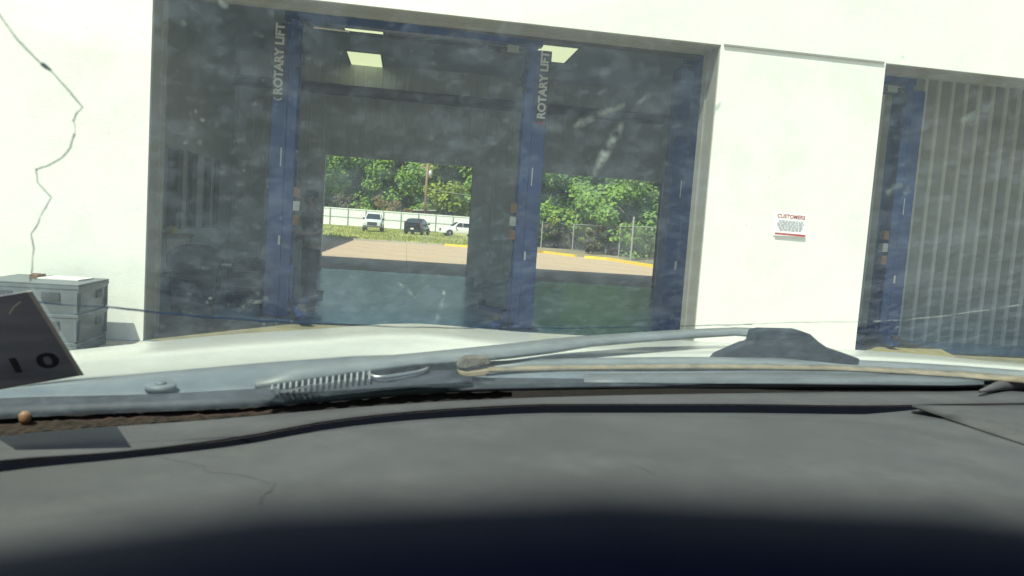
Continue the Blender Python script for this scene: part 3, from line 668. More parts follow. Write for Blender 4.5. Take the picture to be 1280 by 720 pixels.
def vehicle(name, kind, paint, loc, rz, label, cat):
    """x forward"""
    e = empty(name, loc, rz); hw = .95 if kind == 'pickup' else .90
    if kind == 'pickup': Lf, Lr, zb, zh, zc, zr, r_ = 2.75, -2.95, .45, 1.15, 1.22, 1.90, .40
    else: Lf, Lr, zb, zh, zc, zr, r_ = 2.25, -2.25, .30, .98, 1.05, 1.66, .34
    if kind == 'pickup':
        S = [(Lf, hw*.86, hw*.80, zb+.1, zh-.12), (Lf-.12, hw*.97, hw*.93, zb, zh-.03), (1.5, hw, hw*.96, zb, zh+.03), (1.15, hw, hw*.97, zb, zc), (-.9, hw, hw*.97, zb, zc), (-1.0, hw, hw*.97, zb, zc), (Lr+.08, hw, hw*.97, zb, zc), (Lr, hw*.97, hw*.95, zb+.1, zc-.02)]
    else:
        S = [(Lf, hw*.75, hw*.68, zb+.08, zh-.28), (Lf-.15, hw*.93, hw*.86, zb, zh-.14), (1.2, hw, hw*.95, zb, zh), (.9, hw, hw*.96, zb, zc), (-1.7, hw, hw*.96, zb, zc), (Lr+.10, hw*.98, hw*.93, zb, zc), (Lr, hw*.9, hw*.86, zb+.1, zc-.1)]
    shell(S).build('body', paint, e, True)
    if kind == 'pickup': G = [(1.15, .90, .88, zc-.03, zc+.02), (.45, .88, .72, zc-.03, zr-.04), (.1, .88, .72, zc-.03, zr), (-.75, .88, .72, zc-.03, zr-.02), (-1.0, .88, .74, zc-.03, zc+.02)]
    else: G = [(1.0, .84, .80, zc-.03, zc+.02), (.3, .84, .68, zc-.03, zr-.06), (-.1, .84, .68, zc-.03, zr), (-1.5, .84, .68, zc-.03, zr-.05), (-2.08, .84, .74, zc-.03, zc+.05)]
    cab = shell(G).build('cabin', paint, e, True)
    a, b, c2, d = G[0], G[1], G[3], G[4]
    quad_on(e, 'windscreen', [(a[0]-.06, -.76, zc+.06), (a[0]-.06, .76, zc+.06), (b[0]+.05, .62, zr-.10), (b[0]+.05, -.62, zr-.10)], M['car_glass'], (.05, 0, .03))
    quad_on(e, 'rear_window', [(d[0]+.05, .70, zc+.12), (d[0]+.05, -.70, zc+.12), (c2[0]-.06, -.60, zr-.12), (c2[0]-.06, .60, zr-.12)], M['car_glass'], (-.05, 0, .03))
    for s_ in (-1, 1):
        splits = [(a[0]-.35, (b[0]-.02), .15, .12), ] 
        xs = [a[0]-.25, -.15, d[0]+.75, d[0]+.25] if kind != 'pickup' else [a[0]-.25, .05, d[0]+.15]
        for i in range(len(xs)-1):
            x0_, x1_ = xs[i]-.03, xs[i+1]+.03
            t0 = x0_-(.38 if i == 0 else 0); t1 = x1_+(.25 if i == len(xs)-2 else 0)
            quad_on(e, 'side_window', [(x0_, s_*.862, zc+.05), (x1_, s_*.862, zc+.05), (t1, s_*.735, zr-.14), (t0, s_*.735, zr-.14)], M['car_glass'], (0, s_*.015, 0))
        quad_on(e, 'headlight', [(Lf-.05, s_*.50, zh-.33), (Lf-.12, s_*.84, zh-.30), (Lf-.12, s_*.84, zh-.14), (Lf-.05, s_*.50, zh-.20)], M['lamp'], (.05, 0, 0))
        tz = (zc-.45, zc-.05) if kind == 'pickup' else (zc-.28, zc+.30)
        q = MB(); q.box((Lr-.02, min(s_*.76, s_*.86), tz[0]), (Lr+.22, max(s_*.76, s_*.86), tz[1])); q.build('tail_lamp', M['tail'], e, bevel=.02)
        q = MB(); q.box((.62, min(s_*.90, s_*1.12), zc+.02), (.76, max(s_*.90, s_*1.12), zc+.20)); q.build('mirror', paint if kind != 'pickup' else M['black'], e, bevel=.03)
        for x_ in ((Lf-.92), (Lr+1.05 if kind == 'pickup' else Lr+.85)):
            q = MB(); n = 18; rr = r_*1.16
            q.add([(x_+rr*math.cos(2*PI*k/n), s_*(hw+.008), r_+rr*math.sin(2*PI*k/n)) for k in range(n)] + [(x_+rr*math.cos(2*PI*k/n), s_*(hw-.12), r_+rr*math.sin(2*PI*k/n)) for k in range(n)], [tuple(range(n))]+[(k, (k+1) % n, n+(k+1) % n, n+k) for k in range(n)])
            q.build('wheel_arch', M['black'], e); wheel(e, x_, s_*(hw-.08), r_)
    q = MB(); q.box((Lf-.05, -.48, zh-.50), (Lf+.035, .48, zh-.16)); go = q.build('grille', M['black'], e)
    for k in range(3): q = MB(); q.box((Lf+.036, -.47, zh-.45+k*.10), (Lf+.05, .47, zh-.42+k*.10)); q.build('bar', M['chrome'], go)
    q = MB(); q.box((Lf-.10, -hw*.92, zb), (Lf+.09, hw*.92, zb+.20)); q.build('front_bumper', M['chrome'] if kind == 'pickup' else paint, e, bevel=.03)
    q = MB(); q.box((Lr-.09, -hw*.92, zb), (Lr+.10, hw*.92, zb+.20)); q.build('rear_bumper', M['chrome'] if kind == 'pickup' else paint, e, bevel=.03)
    q = MB(); q.box((Lr-.105, -.16, zb+.25), (Lr-.02, .16, zb+.40)); q.build('number_plate', M['paper'], e)
    return tag(e, label, cat)
def gpos(px, dep):
    d = ray(px, 300); d.z = 0; fx_ = Vector((math.sin(YAW), math.cos(YAW), 0)); t = dep/(d.dot(fx_)); return Vector((CAM.x+d.x*t, CAM.y+d.y*t, 0))
def gnd(v): return (v.x, v.y, 0.0)
v = gpos(466, 78); vehicle('pickup_truck', 'pickup', M['car_silver'], gnd(v), math.radians(-90-9+8), 'pale silver pickup truck parked nose forward on the grass', 'truck')
v = gpos(521, 76); vehicle('sport_utility_car', 'suv', M['car_black'], gnd(v), math.radians(90-8-14+8), 'black sport utility car parked with its tail toward the shop', 'car')
v = gpos(574, 84); vehicle('sport_utility_car', 'suv', M['car_white'], gnd(v), math.radians(180+8), 'white sport utility car parked sideways by the white fence', 'car')

# ------------------------------------------------------------------ pole, wire, shed
v = gpos(529, 105.5)
up = empty('utility_pole', gnd(v)); f = MB(); f.tube([(0, 0, -.2), (0, 0, 11)], [.20, .15], 10); f.build('post', M['pole'], up, True)
f = MB(); f.box((-1.1, -.06, 9.0), (1.1, .06, 9.14)); f.build('crossarm', M['pole'], up)
f = MB(); f.tube([(.45, -.25, 7.6), (.45, -.25, 8.6)], .26, 12); f.build('transformer', M['galv'], up, True)
tag(up, 'brown wooden utility pole rising behind the white fence', 'pole')
f = MB(); pts = [Vector((v.x+.2, v.y, 6.1)) + Vector((14*t, 2*t, -.9*math.sin(PI*min(t*.9, 1))*.6)) for t in np.linspace(0, 1, 12)]
f.tube(pts, .03, 5); 
tag(f.build('service_wire', M['galv']), 'thin pale service wire running from the utility pole into the trees', 'wire')
v = gpos(527, 107); sh = empty('shed', gnd(v)); f = MB(); f.box((-1.1, -1, 0), (1.4, 1.4, 2.9)); f.build('wall', M['shed_wood'], sh)
f = MB(); f.add([(-1.5, -1.3, 2.85), (1.8, -1.3, 3.05), (1.8, 1.6, 3.05), (-1.5, 1.6, 2.85), (-1.5, -1.3, 2.97), (1.8, -1.3, 3.17), (1.8, 1.6, 3.17), (-1.5, 1.6, 2.97)], [(0, 3, 2, 1), (4, 5, 6, 7), (0, 1, 5, 4), (1, 2, 6, 5), (2, 3, 7, 6), (3, 0, 4, 7)]); f.build('roof', M['shed_roof'], sh)
f = MB(); f.box((-.5, -1.03, 1.6), (.1, -1.002, 2.5)); f.build('door', M['shed_roof'], sh)
tag(sh, 'small brown shed with pale roof peeping over the white fence', 'shed')

# ------------------------------------------------------------------ chain link fence by the right-hand trees
cf = empty('chain_link_fence', (0, 0, 0)); tag(cf, 'chain link fence with steel posts in front of the dense trees', 'fence')
fp = [at_z(x_, y_, .05) for x_, y_ in ((676, 311), (693, 311.5), (715, 315), (757, 319), (773, 322), (788, 326), (822, 331), (850, 335))]
HF = 1.95
for i, p in enumerate(fp):
    f = MB(); f.tube([(p.x, p.y, 0), (p.x, p.y, HF+(.55 if i == 5 else .05))], .045 if i != 5 else .055, 8); f.build('post', M['galv'], cf)
    if i:
        a = fp[i-1]; f = MB(); f.tube([(a.x, a.y, HF), (p.x, p.y, HF)], .025, 6); f.build('rail', M['galv'], cf)
f = MB()
for i in range(1, len(fp)):
    a, b = fp[i-1], fp[i]; d = b-a; l = math.hypot(d.x, d.y); n = int(l/.11); 
    for k in range(-int(HF/.11), n):
        for sgn in (1, -1):
            u0, u1 = k*.11, k*.11+HF; z0, z1 = .05, HF
            if u0 < 0: z0 += -u0; u0 = 0
            if u1 > l: z1 -= (u1-l); u1 = l
            if z1 <= z0: continue
            if sgn < 0: u0, u1 = l-u0, l-u1
            p0 = a+d*(u0/l); p1 = a+d*(u1/l); t = Vector((0, 0, .005)); 
            f.add([Vector((p0.x, p0.y, z0))-t, Vector((p0.x, p0.y, z0))+t, Vector((p1.x, p1.y, z1))+t, Vector((p1.x, p1.y, z1))-t], [(0, 1, 2, 3)])
tag(f.build('wire_mesh', M['galv'], cf), kind='stuff')

# ------------------------------------------------------------------ trees
def tree(name, base, h, rad, m_, label, n=5200, leaf=.22, low=.25, seed=1, group='trees beyond the rear lot', cat='tree', stems=1, clumps=26):
    rnd = random.Random(seed); e = empty(name, base)
    t = MB(); cps = []
    for s_ in range(stems):
        ox, oy = (rnd.uniform(-.3, .3), rnd.uniform(-.3, .3)) if stems > 1 else (0, 0)
        r0 = h*.022/ (1 if stems == 1 else 1.8)
        pts = [Vector((ox, oy, -.2))]; 
        for k in range(1, 6): pts.append(Vector((ox*(1+k*.6)+rnd.uniform(-.04, .04)*h*k/5, oy*(1+k*.6)+rnd.uniform(-.04, .04)*h*k/5, h*.8*k/5)))
        t.tube(pts, [r0*(1-.15*k) for k in range(6)], 7)
        for k in range(5 if stems == 1 else 2):
            i = rnd.randint(1, 4); a = rnd.uniform(0, 2*PI); b = pts[i]; l = rad*rnd.uniform(.5, .9)
            t.tube([b, b+Vector((math.cos(a)*l*.5, math.sin(a)*l*.5, l*.3)), b+Vector((math.cos(a)*l, math.sin(a)*l, l*.75))], [r0*.45, r0*.3, r0*.1], 5)
    t.build('trunk', M['bark'], e, True)
    cps = []
    for k in range(clumps):
        z_ = low+(1-low)*rnd.random()**.9; u = (z_-low)/(1-low); R_ = rad*(.35+1.1*math.sin(PI*min(1, .12+u*.86))**.8*.75)
        a = rnd.uniform(0, 2*PI); q = R_*math.sqrt(rnd.random())
        cps.append((Vector((q*math.cos(a), q*math.sin(a), z_*h*.93)), rad*rnd.uniform(.20, .46)))
    vs = []; fs = []
    for k in range(n):
        c_, r_ = cps[rnd.randrange(clumps)]
        d = Vector((rnd.gauss(0, 1), rnd.gauss(0, 1), rnd.gauss(0, 1))).normalized()
        p = c_+Vector((d.x, d.y, d.z*.75))*r_*rnd.random()**.35
        nrm = (d+Vector((rnd.gauss(0, .6), rnd.gauss(0, .6), rnd.gauss(0, .6)))+to_sun*1.1).normalized()
        a = nrm.orthogonal().normalized(); b = nrm.cross(a); an = rnd.uniform(0, 2*PI); a, b = a*math.cos(an)+b*math.sin(an), b*math.cos(an)-a*math.sin(an)
        s_ = leaf*rnd.uniform(.6, 1.3); o = len(vs)
        vs += [p-a*s_*.5, p+b*s_*.34, p+a*s_*.6-nrm*s_*.12, p-b*s_*.34]; fs.append((o, o+1, o+2, o+3))
    me = bpy.data.meshes.new('crown'); me.from_pydata(vs, [], fs); me.materials.append(m_)
    o = bpy.data.objects.new('crown', me); col.objects.link(o); o.parent = e
    return tag(e, label, cat, group)
A, Bm, Cm, Dm, Em = M['leaf_a'], M['leaf_b'], M['leaf_c'], M['leaf_d'], M['leaf_e']
far = [(400, 145, 20, 8, Bm, 'dark tree rising far behind the left end of the white fence'), (470, 148, 21, 8, Bm, 'dark tree rising far behind the pickup truck'), (520, 142, 20, 8, A, 'green tree rising far behind the utility pole'), (580, 145, 20, 8, Bm, 'dark tree rising far behind the white car'),
       (378, 124, 15, 5.5, Bm, 'dark green tree leaning over the left end of the white fence'),
       (415, 118, 15, 5.2, A, 'broad bright green tree behind the dry thin bush and the white fence'),
       (448, 121, 16, 5.4, A, 'tall mid green tree behind the pale pickup truck'),
       (482, 128, 17, 6, Bm, 'dark green tree behind the orange tinged round bush'),
       (510, 120, 15, 4.8, A, 'mid green tree touching the utility pole on the pickup side'),
       (556, 119, 15, 5.0, Cm, 'yellow green tree on the white car side of the utility pole'),
       (592, 120, 15, 5.0, A, 'green tree behind the rear end of the white car'),
       (545, 130, 17, 6, Bm, 'dark tree standing deep behind the yellow green one'),
       (430, 132, 18, 6.5, Bm, 'dark tall tree standing deep behind the broad bright green one')]
for i, (px, dep, h_, r_, m_, lb) in enumerate(far):
    v = gpos(px, dep); tree('leafy_tree', gnd(v), h_, r_, m_, lb, 12000, .50, .03, seed=20+i, clumps=64)
near = [(690, 70, 15, 5.5, Bm, 'dark tree standing deepest behind the loose green tree'), (830, 60, 15, 5.5, Bm, 'dark tree standing deepest behind the fence end'), (668, 57, 11, 3.2, Bm, 'dark green tree at the edge of the blue post, beyond the fence'),
        (700, 57, 11, 3.0, A, 'loose green tree with bare limbs showing by the blue post'),
        (735, 58, 12, 3.4, A, 'tall green tree above the yellow tinged shrub'),
        (775, 53, 10, 3.0, A, 'dense green tree directly above the tall fence post'),
        (810, 47, 10, 3.0, A, 'dense bright green tree at the far end of the chain link fence'),
        (850, 48, 11, 3.4, Bm, 'dark green tree behind the right lift post adapters'),
        (760, 66, 14, 4.5, Bm, 'dark tall tree filling the gap behind the dense green trees')]
for i, (px, dep, h_, r_, m_, lb) in enumerate(near):
    v = gpos(px, dep); tree('leafy_tree', gnd(v), h_, r_, m_, lb, 13000, .30, .02, seed=40+i, clumps=60)
bush = [(478, 108, 4.9, 2.2, Dm, 'round orange tinged bush looking over the white fence', 1200, .30),
        (428, 108, 4.9, 2.0, Em, 'thin dry brown bush looking over the white fence', 700, .26),
        (508, 107.5, 3.7, 1.2, Dm, 'small orange bush next to the brown shed', 500, .26),
        (716, 54, 3.6, 1.6, Cm, 'yellow green shrub hanging over the fence by the kerb gap', 2200, .17),
        (768, 47.5, 2.9, .9, Dm, 'orange tinged shrub leaning over the chain link fence', 900, .15),
        (745, 51, 3.0, 1.0, Cm, 'yellow green shrub between the dry vines and the fence post', 1800, .15),
        (741, 47, 1.7, .6, Em, 'heap of dry brown vines in the kerb gap', 1500, .12),
        (690, 54, 2.0, .9, Em, 'dry brown brush behind the fence by the blue post', 1300, .14),
        (806, 42.5, 1.8, .9, Bm, 'low dark green shrub behind the last fence panels', 2000, .13),
        (688, 56, 3.8, 1.6, A, 'low green bush filling the space by the blue post', 2200, .2)]
for i, (px, dep, h_, r_, m_, lb, n_, lf) in enumerate(bush):
    v = gpos(px, dep); tree('shrub', gnd(v), h_, r_, m_, lb, n_, lf, .15, seed=70+i, group='shrubs along the fences', cat='shrub', stems=4, clumps=16)
for i, (x_, y_) in enumerate(((-12, 5), (-13.5, 9.5))):
    tree('leafy_tree', (x_, y_, 0), 7, 2.4, A if i else Bm, ('dark green tree seen through the first side window', 'green tree seen through the farther side windows')[i], 3500, .28, .15, seed=90+i, group='trees beside the shop')
# ================================================================== THE CAR THE PICTURE IS TAKEN FROM
car = empty('car', (0, -DCAM, 0)); car_inv = Vector((0, DCAM, 0))
tag(car, 'off white car with dusty grey dashboard, cracked windshield and parked wiper, facing the shop', 'car')
XS = list(range(-360, 1661, 40))
def smooth_interp(pts, xs):
    x = np.array([p[0] for p in pts], float); y = np.array([p[1] for p in pts], float)
    m_ = np.zeros(len(x)); d = np.diff(y)/np.diff(x); m_[1:-1] = np.where(d[:-1]*d[1:] > 0, 2*d[:-1]*d[1:]/(d[:-1]+d[1:]+1e-12), 0); m_[0] = d[0]; m_[-1] = d[-1]
    out = []
    for q in xs:
        i = int(np.clip(np.searchsorted(x, q)-1, 0, len(x)-2)); h = x[i+1]-x[i]; t = (q-x[i])/h
        if t < 0: out.append(y[0]+m_[0]*(q-x[0])); continue
        if t > 1: out.append(y[-1]+m_[-1]*(q-x[-1])); continue
        out.append((2*t**3-3*t*t+1)*y[i]+(t**3-2*t*t+t)*h*m_[i]+(-2*t**3+3*t*t)*y[i+1]+(t**3-t*t)*h*m_[i+1])
    return out
def crv(pts, z, xs=XS):
    zz = z if callable(z) else (lambda q: z)
    return [at_z(q, y, zz(q)) + car_inv for q, y in zip(xs, smooth_interp(pts, xs))]
def loc(p): return p + car_inv
def band(name, rows, m_, parent, th=.012, smooth=True):
    b = MB(); b.grid(rows); o = b.build(name, m_, parent, smooth)
    s_ = o.modifiers.new('thick', 'SOLIDIFY'); s_.thickness = th; s_.offset = -1
    return o
C_dash = [(-360, 612), (0, 545), (280, 523), (430, 510), (560, 501), (800, 493), (1000, 490), (1130, 489), (1280, 484), (1660, 486)]
C_glass = [(-360, 584), (0, 524), (280, 511), (430, 501), (560, 491), (800, 486), (1000, 484), (1230, 482), (1290, 478), (1660, 482)]
C_frit = [(-360, 556), (0, 506), (190, 500), (350, 491), (470, 484), (560, 478), (700, 478), (1000, 479), (1230, 480), (1660, 478)]
C_cowl = [(-360, 540), (0, 487), (190, 466), (380, 450), (480, 445), (560, 450), (640, 462), (800, 464), (1000, 462), (1230, 470), (1280, 474), (1660, 476)]
C_hood = [(-360, 538), (0, 486), (60, 475), (190, 464), (380, 448), (480, 442), (560, 446), (640, 458), (800, 460), (1000, 458), (1230, 466), (1280, 470), (1660, 474)]
C_sil = [(-360, 505), (0, 458), (92, 443), (150, 436.5), (180, 432.5), (240, 426), (300, 420), (420, 413.5), (510, 410), (600, 413), (700, 419), (800, 424), (900, 430), (1070, 441), (1150, 446.5), (1280, 460), (1660, 470)]
C_gr0 = [(-360, 660), (0, 574), (150, 563), (290, 546), (430, 522), (560, 510), (700, 504), (900, 504), (1100, 506), (1140, 505), (1280, 503), (1660, 500)]
C_gr1 = [(x_, y_+(12 if x_ < 1120 else 6)) for x_, y_ in C_gr0]; C_gr1[0] = (-360, 690); C_gr1[1] = (0, 590); C_gr1[2] = (150, 574)
C_r3 = [(-360, 750), (0, 636), (150, 608), (300, 590), (640, 575), (1000, 572), (1280, 575), (1660, 590)]
C_r4 = [(-360, 940), (0, 830), (150, 790), (300, 766), (640, 750), (1000, 754), (1280, 770), (1660, 815)]
off = lambda c, d: [(x_, y_+d) for x_, y_ in c]
# hood
zm = lambda q: 1.118 + .010*math.exp(-((q-510)/85.)**2)
sil = crv(C_sil, 1.07)
mid1 = [a.lerp(b, .4) for a, b in zip(crv(C_hood, 1.115), sil)]
for q, p in zip(XS, mid1): p.z = zm(q)
mid2 = [a.lerp(b, .8) for a, b in zip(crv(C_hood, 1.115), sil)]
for q, p in zip(XS, mid2): p.z = 1.098+.010*math.exp(-((q-510)/85.)**2)
fwd = Vector((.06, 1, 0))
h1 = [p+fwd*.45+Vector((0, 0, -.13)) for p in sil]; h2 = [p+fwd*.62+Vector((0, 0, -.32)) for p in sil]; h3 = [p+fwd*.64+Vector((0, 0, -.62)) for p in sil]
XH = XS
band('hood', [crv(C_hood, 1.115), mid1, mid2, sil, h1, h2, h3], M['hood'], car, .01)
# cowl, frit, trim
cowl = band('cowl_panel', [crv(C_frit, 1.108), [a.lerp(b, .5)+Vector((0, 0, .012)) for a, b in zip(crv(C_frit, 1.108), crv(C_cowl, 1.112))], crv(C_cowl, 1.112)], M['cowl'], car)
band('glass_edge', [crv(C_glass, 1.094), crv(C_frit, 1.106)], M['frit_grey'], car)
xr = list(range(560, 1661, 40))
band('wiper_gutter', [crv(off(C_glass, -1), 1.101, xr), crv(off(C_frit, 1), 1.111, xr)], M['frit'], car, .006)
xt = [730, 780, 840, 900, 960, 1020, 1080, 1140, 1190, 1230]
band('lower_trim', [crv([(730, 477), (1000, 479), (1120, 480), (1180, 481), (1230, 480)], 1.116, xt), crv([(730, 467), (1000, 465), (1120, 468), (1180, 471), (1230, 476)], 1.122, xt)], M['trim'], car, .004)
cp_ = loc(at_z(201, 483, 1.122)); c = MB(); c.tube([cp_-Vector((0, 0, .006)), cp_+Vector((0, 0, .003)), cp_+Vector((0, 0, .005))], [.026, .026, .022], 20); co = c.build('cowl_cap', M['cowl'], cowl, True)
c = MB(); c.tube([cp_+Vector((0, 0, .004)), cp_+Vector((0, 0, .009))], [.011, .008], 12); c.build('nozzle', M['cowl'], co, True)
# dark vent with its row of pale slats
xv = [350, 390, 430, 470, 510, 550, 590]
vt = band('vent_recess', [crv([(350, 491), (430, 487), (590, 476)], 1.124, xv), crv([(350, 481), (430, 467), (470, 461), (590, 449)], 1.134, xv)], M['frit_grey'], cowl, .003)
for k in range(17):
    x_ = 340+k*7.6; y_ = 484.5-k*.93; a = loc(at_z(x_, y_+3.2+k*.12, 1.136)); b = loc(at_z(x_+.5, y_-2.8-k*.18, 1.141)); s_ = MB(); s_.tube([a, b], .0024, 6); s_.build('slat', M['slat'], vt)
s_ = MB(); s_.tube([loc(at_z(x_, y_, 1.137)) for x_, y_ in ((457, 464), (462, 469), (470, 471.5), (485, 471), (505, 468), (522, 465), (532, 462), (536, 457))], .0042, 6); s_.build('spring_hook', M['steel'], vt, True)
# debris in the gap in front of the dashboard
dp = MB(); xs_ = list(range(-360, 641, 8)); rnd = random.Random(5)
r0_ = crv(off(C_dash, -1), 1.083, xs_); r1_ = crv(off(C_glass, 0), 1.088, xs_); rr_ = []
for t in np.linspace(0, 1, 6): rr_.append([a.lerp(b, t)+Vector((0, 0, rnd.uniform(-.003, .002))) for a, b in zip(r0_, r1_)])
dp.grid(rr_); deb = dp.build('leaf_debris', M['debris'], car); deb['kind'] = 'stuff'
n_ = loc(at_z(31, 521, 1.098)); c = MB(); c.tube([n_-Vector((0, 0, .010)), n_-Vector((0, 0, .005)), n_+Vector((0, 0, .004)), n_+Vector((0, 0, .009))], [.005, .0085, .0085, .004], 10); c.build('acorn', M['orange'], car, True)
# dashboard
dash = band('dashboard', [crv(C_dash, 1.075), crv(off(C_dash, .6), 1.095), [a.lerp(b, .5)+Vector((0, 0, .003)) for a, b in zip(crv(C_dash, 1.095), crv(C_gr0, 1.095))], crv(C_gr0, 1.095)], M['dash'], car, .004)
g0 = crv(C_gr1, 1.090); g0b = [p+Vector((0, .008, -.035)) for p in g0]
r3, r4 = crv(C_r3, 1.094), crv(C_r4, 1.075); r35 = [a.lerp(b, .6)+Vector((0, 0, .008)) for a, b in zip(r3, r4)]
pad = band('dash_pad', [g0b, g0, crv(off(C_gr1, 4), 1.094), r3, r35, r4], M['dash'], dash, .004)
band('groove', [[p+Vector((0, -.001, -.005)) for p in crv(C_gr0, 1.095)], [p+Vector((0, -.012, -.035)) for p in crv(C_gr0, 1.095)], [p+Vector((0, .004, -.037)) for p in g0]], M['groove'], dash, .001)
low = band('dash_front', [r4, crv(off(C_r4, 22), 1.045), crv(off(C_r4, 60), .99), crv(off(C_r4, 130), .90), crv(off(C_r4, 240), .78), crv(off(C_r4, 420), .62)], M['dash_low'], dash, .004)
# side moulding of the dashboard near the pillar
xm = [1140, 1180, 1220, 1260, 1300, 1340, 1400, 1480, 1560, 1660]
band('dash_side', [crv([(1140, 509), (1220, 534), (1300, 560), (1400, 592), (1660, 680)], 1.099, xm), crv([(1140, 508), (1220, 514), (1300, 518), (1400, 522), (1660, 540)], 1.112, xm), crv([(1140, 506), (1220, 507), (1300, 506), (1400, 506), (1660, 504)], 1.106, xm)], M['dash'], dash, .006)
lp = MB(); lp.tube([loc(at_z(x_, y_, 1.112)) for x_, y_ in ((1225, 489), (1250, 482), (1285, 478), (1330, 477))], [.004, .014, .02, .022], 8); lp.build('pillar_foot', M['dash'], dash, True)
# windshield glass: from its base line up to the roof edge, whose shade ends on the dashboard
edge = crv([(-360, 930), (0, 815), (150, 775), (300, 752), (640, 736), (1000, 740), (1280, 756), (1660, 800)], 1.07)
ZR = 1.80
up_ = to_sun*((ZR-1.08)/to_sun.z)
roof_edge = [p+up_ for p in edge]
xe = np.array([p.x for p in roof_edge])
base = crv(C_glass, 1.096)
def re_at(s):   # roof edge looked up by its x
    y_ = np.interp(s, xe, [p.y for p in roof_edge]); return y_
tops = []
for p in base:
    tx = p.x*.86+(-.02); tops.append(Vector((tx, re_at(tx)+.01, ZR-.01)))
rows = []
for t in np.linspace(0, 1, 9):
    rows.append([a.lerp(b, t)+Vector((0, .035, .05))*(t*(1-t)*1.2) for a, b in zip(base, tops)])
wsm = MB(); wsm.grid(rows); ws = wsm.build('windshield', M['windshield'], car, True)
bvh = BVHTree.FromPolygons([Vector(v) for v in wsm.v], wsm.f)
EYL = Vector((0, 0, EYE))
def on_glass(px, py, o_=.0):
    d = ray(px, py).normalized(); h_ = bvh.ray_cast(EYL, d)
    if h_[0] is None: return None
    return h_[0]-d*o_
# cracks
def crack(pts, r_, m_, name='crack'):
    dense = []
    for i in range(len(pts)-1):
        (x0_, y0_), (x1_, y1_) = pts[i], pts[i+1]; n = max(2, int(math.hypot(x1_-x0_, y1_-y0_)/14))
        for k in range(n): t = k/n; dense.append((x0_+(x1_-x0_)*t, y0_+(y1_-y0_)*t))
    dense.append(pts[-1]); P_ = [on_glass(x_+random.uniform(-.5, .5), y_+random.uniform(-.5, .5), .002) for x_, y_ in dense]; P_ = [p for p in P_ if p is not None]
    c = MB(); c.tube(P_, [r_*.82*random.uniform(.65, 1.25) for _ in P_], 5); c.build(name, m_, ws)
crack([(-14, -4), (0, 20), (22, 50), (52, 80)], .0010, M['crack'])
crack([(52, 80), (64, 89)], .0020, M['crack2'])
crack([(64, 89), (85, 112), (104, 134), (95, 142), (92, 151)], .0012, M['crack'])
crack([(92, 151), (94, 160), (93, 168)], .0006, M['crack'])
crack([(93, 168), (88, 185), (78, 197), (60, 207), (45, 212)], .0014, M['crack'])
crack([(45, 212), (47, 228), (64, 247), (57, 260), (49, 273), (48, 279), (39, 293), (42, 310), (40, 335), (38, 352)], .0010, M['crack'])
crack([(40, 377), (80, 381), (130, 383)], .0010, M['crack2'])
crack([(130, 383), (200, 391), (270, 397), (340, 402), (400, 405)], .0019, M['crack2'])
crack([(400, 405), (480, 408), (560, 410), (700, 410), (820, 408), (880, 407), (940, 405)], .0011, M['crack2'])
crack([(940, 405), (985, 403), (1080, 402)], .0007, M['crack'])
crack([(1080, 402), (1130, 400), (1180, 395), (1230, 388), (1290, 379), (1340, 372)], .0010, M['smudge'])
# dried smudges and specks on the glass
def smudge(pts, wd, m_='smudge'):
    q = []
    for i in range(len(pts)-1): q += [(pts[i][0]+(pts[i+1][0]-pts[i][0])*t, pts[i][1]+(pts[i+1][1]-pts[i][1])*t) for t in (0, .34, .67)]
    q.append(pts[-1]); d0 = (pts[0][0]-pts[1][0], pts[0][1]-pts[1][1]); d1 = (pts[-1][0]-pts[-2][0], pts[-1][1]-pts[-2][1])
    pts = [(pts[0][0]+d0[0]*.4, pts[0][1]+d0[1]*.4)]+q+[(pts[-1][0]+d1[0]*.4, pts[-1][1]+d1[1]*.4)]
    P_ = [on_glass(x_, y_, .0015) for x_, y_ in pts]; 
    if any(p is None for p in P_): return
    c = MB(); n = len(P_); L_ = []; R_ = []
    for i, p in enumerate(P_):
        t = (P_[min(i+1, n-1)]-P_[max(i-1, 0)]).normalized(); s_ = t.cross((p-EYL).normalized()).normalized(); k = wd*(.35+.65*math.sin(PI*(i+.5)/n))*random.uniform(.7, 1.3)
        L_.append(p-s_*k); R_.append(p+s_*k)
    L2 = [a.lerp(b, .5) for a, b in zip(L_, P_)]; R2 = [a.lerp(b, .5) for a, b in zip(R_, P_)]
    c.grid([L_, L2, P_, R2, R_]); o = c.build('smudge', M[m_+'_soft'], ws, True)
    at = o.data.attributes.new('fade', 'FLOAT', 'POINT')
    at.data.foreach_set('value', [(0, .7, 1, .7, 0)[r_]*(0 if i in (0, n-1) else 1) for r_ in range(5) for i in range(n)])
smudge([(744, 216), (752, 200), (760, 185), (768, 170), (776, 158)], .0075)
smudge([(722, 156), (740, 148), (757, 141), (776, 134)], .007)
smudge([(796, 131), (803, 125), (812, 119)], .003)
smudge([(1132, 240), (1143, 231), (1158, 222)], .0055); smudge([(1110, 240), (1120, 235), (1127, 232)], .006)
smudge([(1205, 150), (1218, 144), (1234, 136)], .005); smudge([(300, 387), (312, 377), (322, 368)], .005); smudge([(318, 378), (328, 374), (334, 373)], .005)
smudge([(275, 0), (278, 4), (282, 9)], .004); smudge([(546, 398), (552, 380), (556, 362)], .004); smudge([(1117, 412), (1121, 409), (1124, 408)], .002)
smudge([(880, 150), (890, 141), (900, 130)], .004); smudge([(500, 355), (509, 362), (516, 370)], .004); smudge([(520, 370), (528, 362), (535, 358)], .004)
random.seed(11); sp = MB()
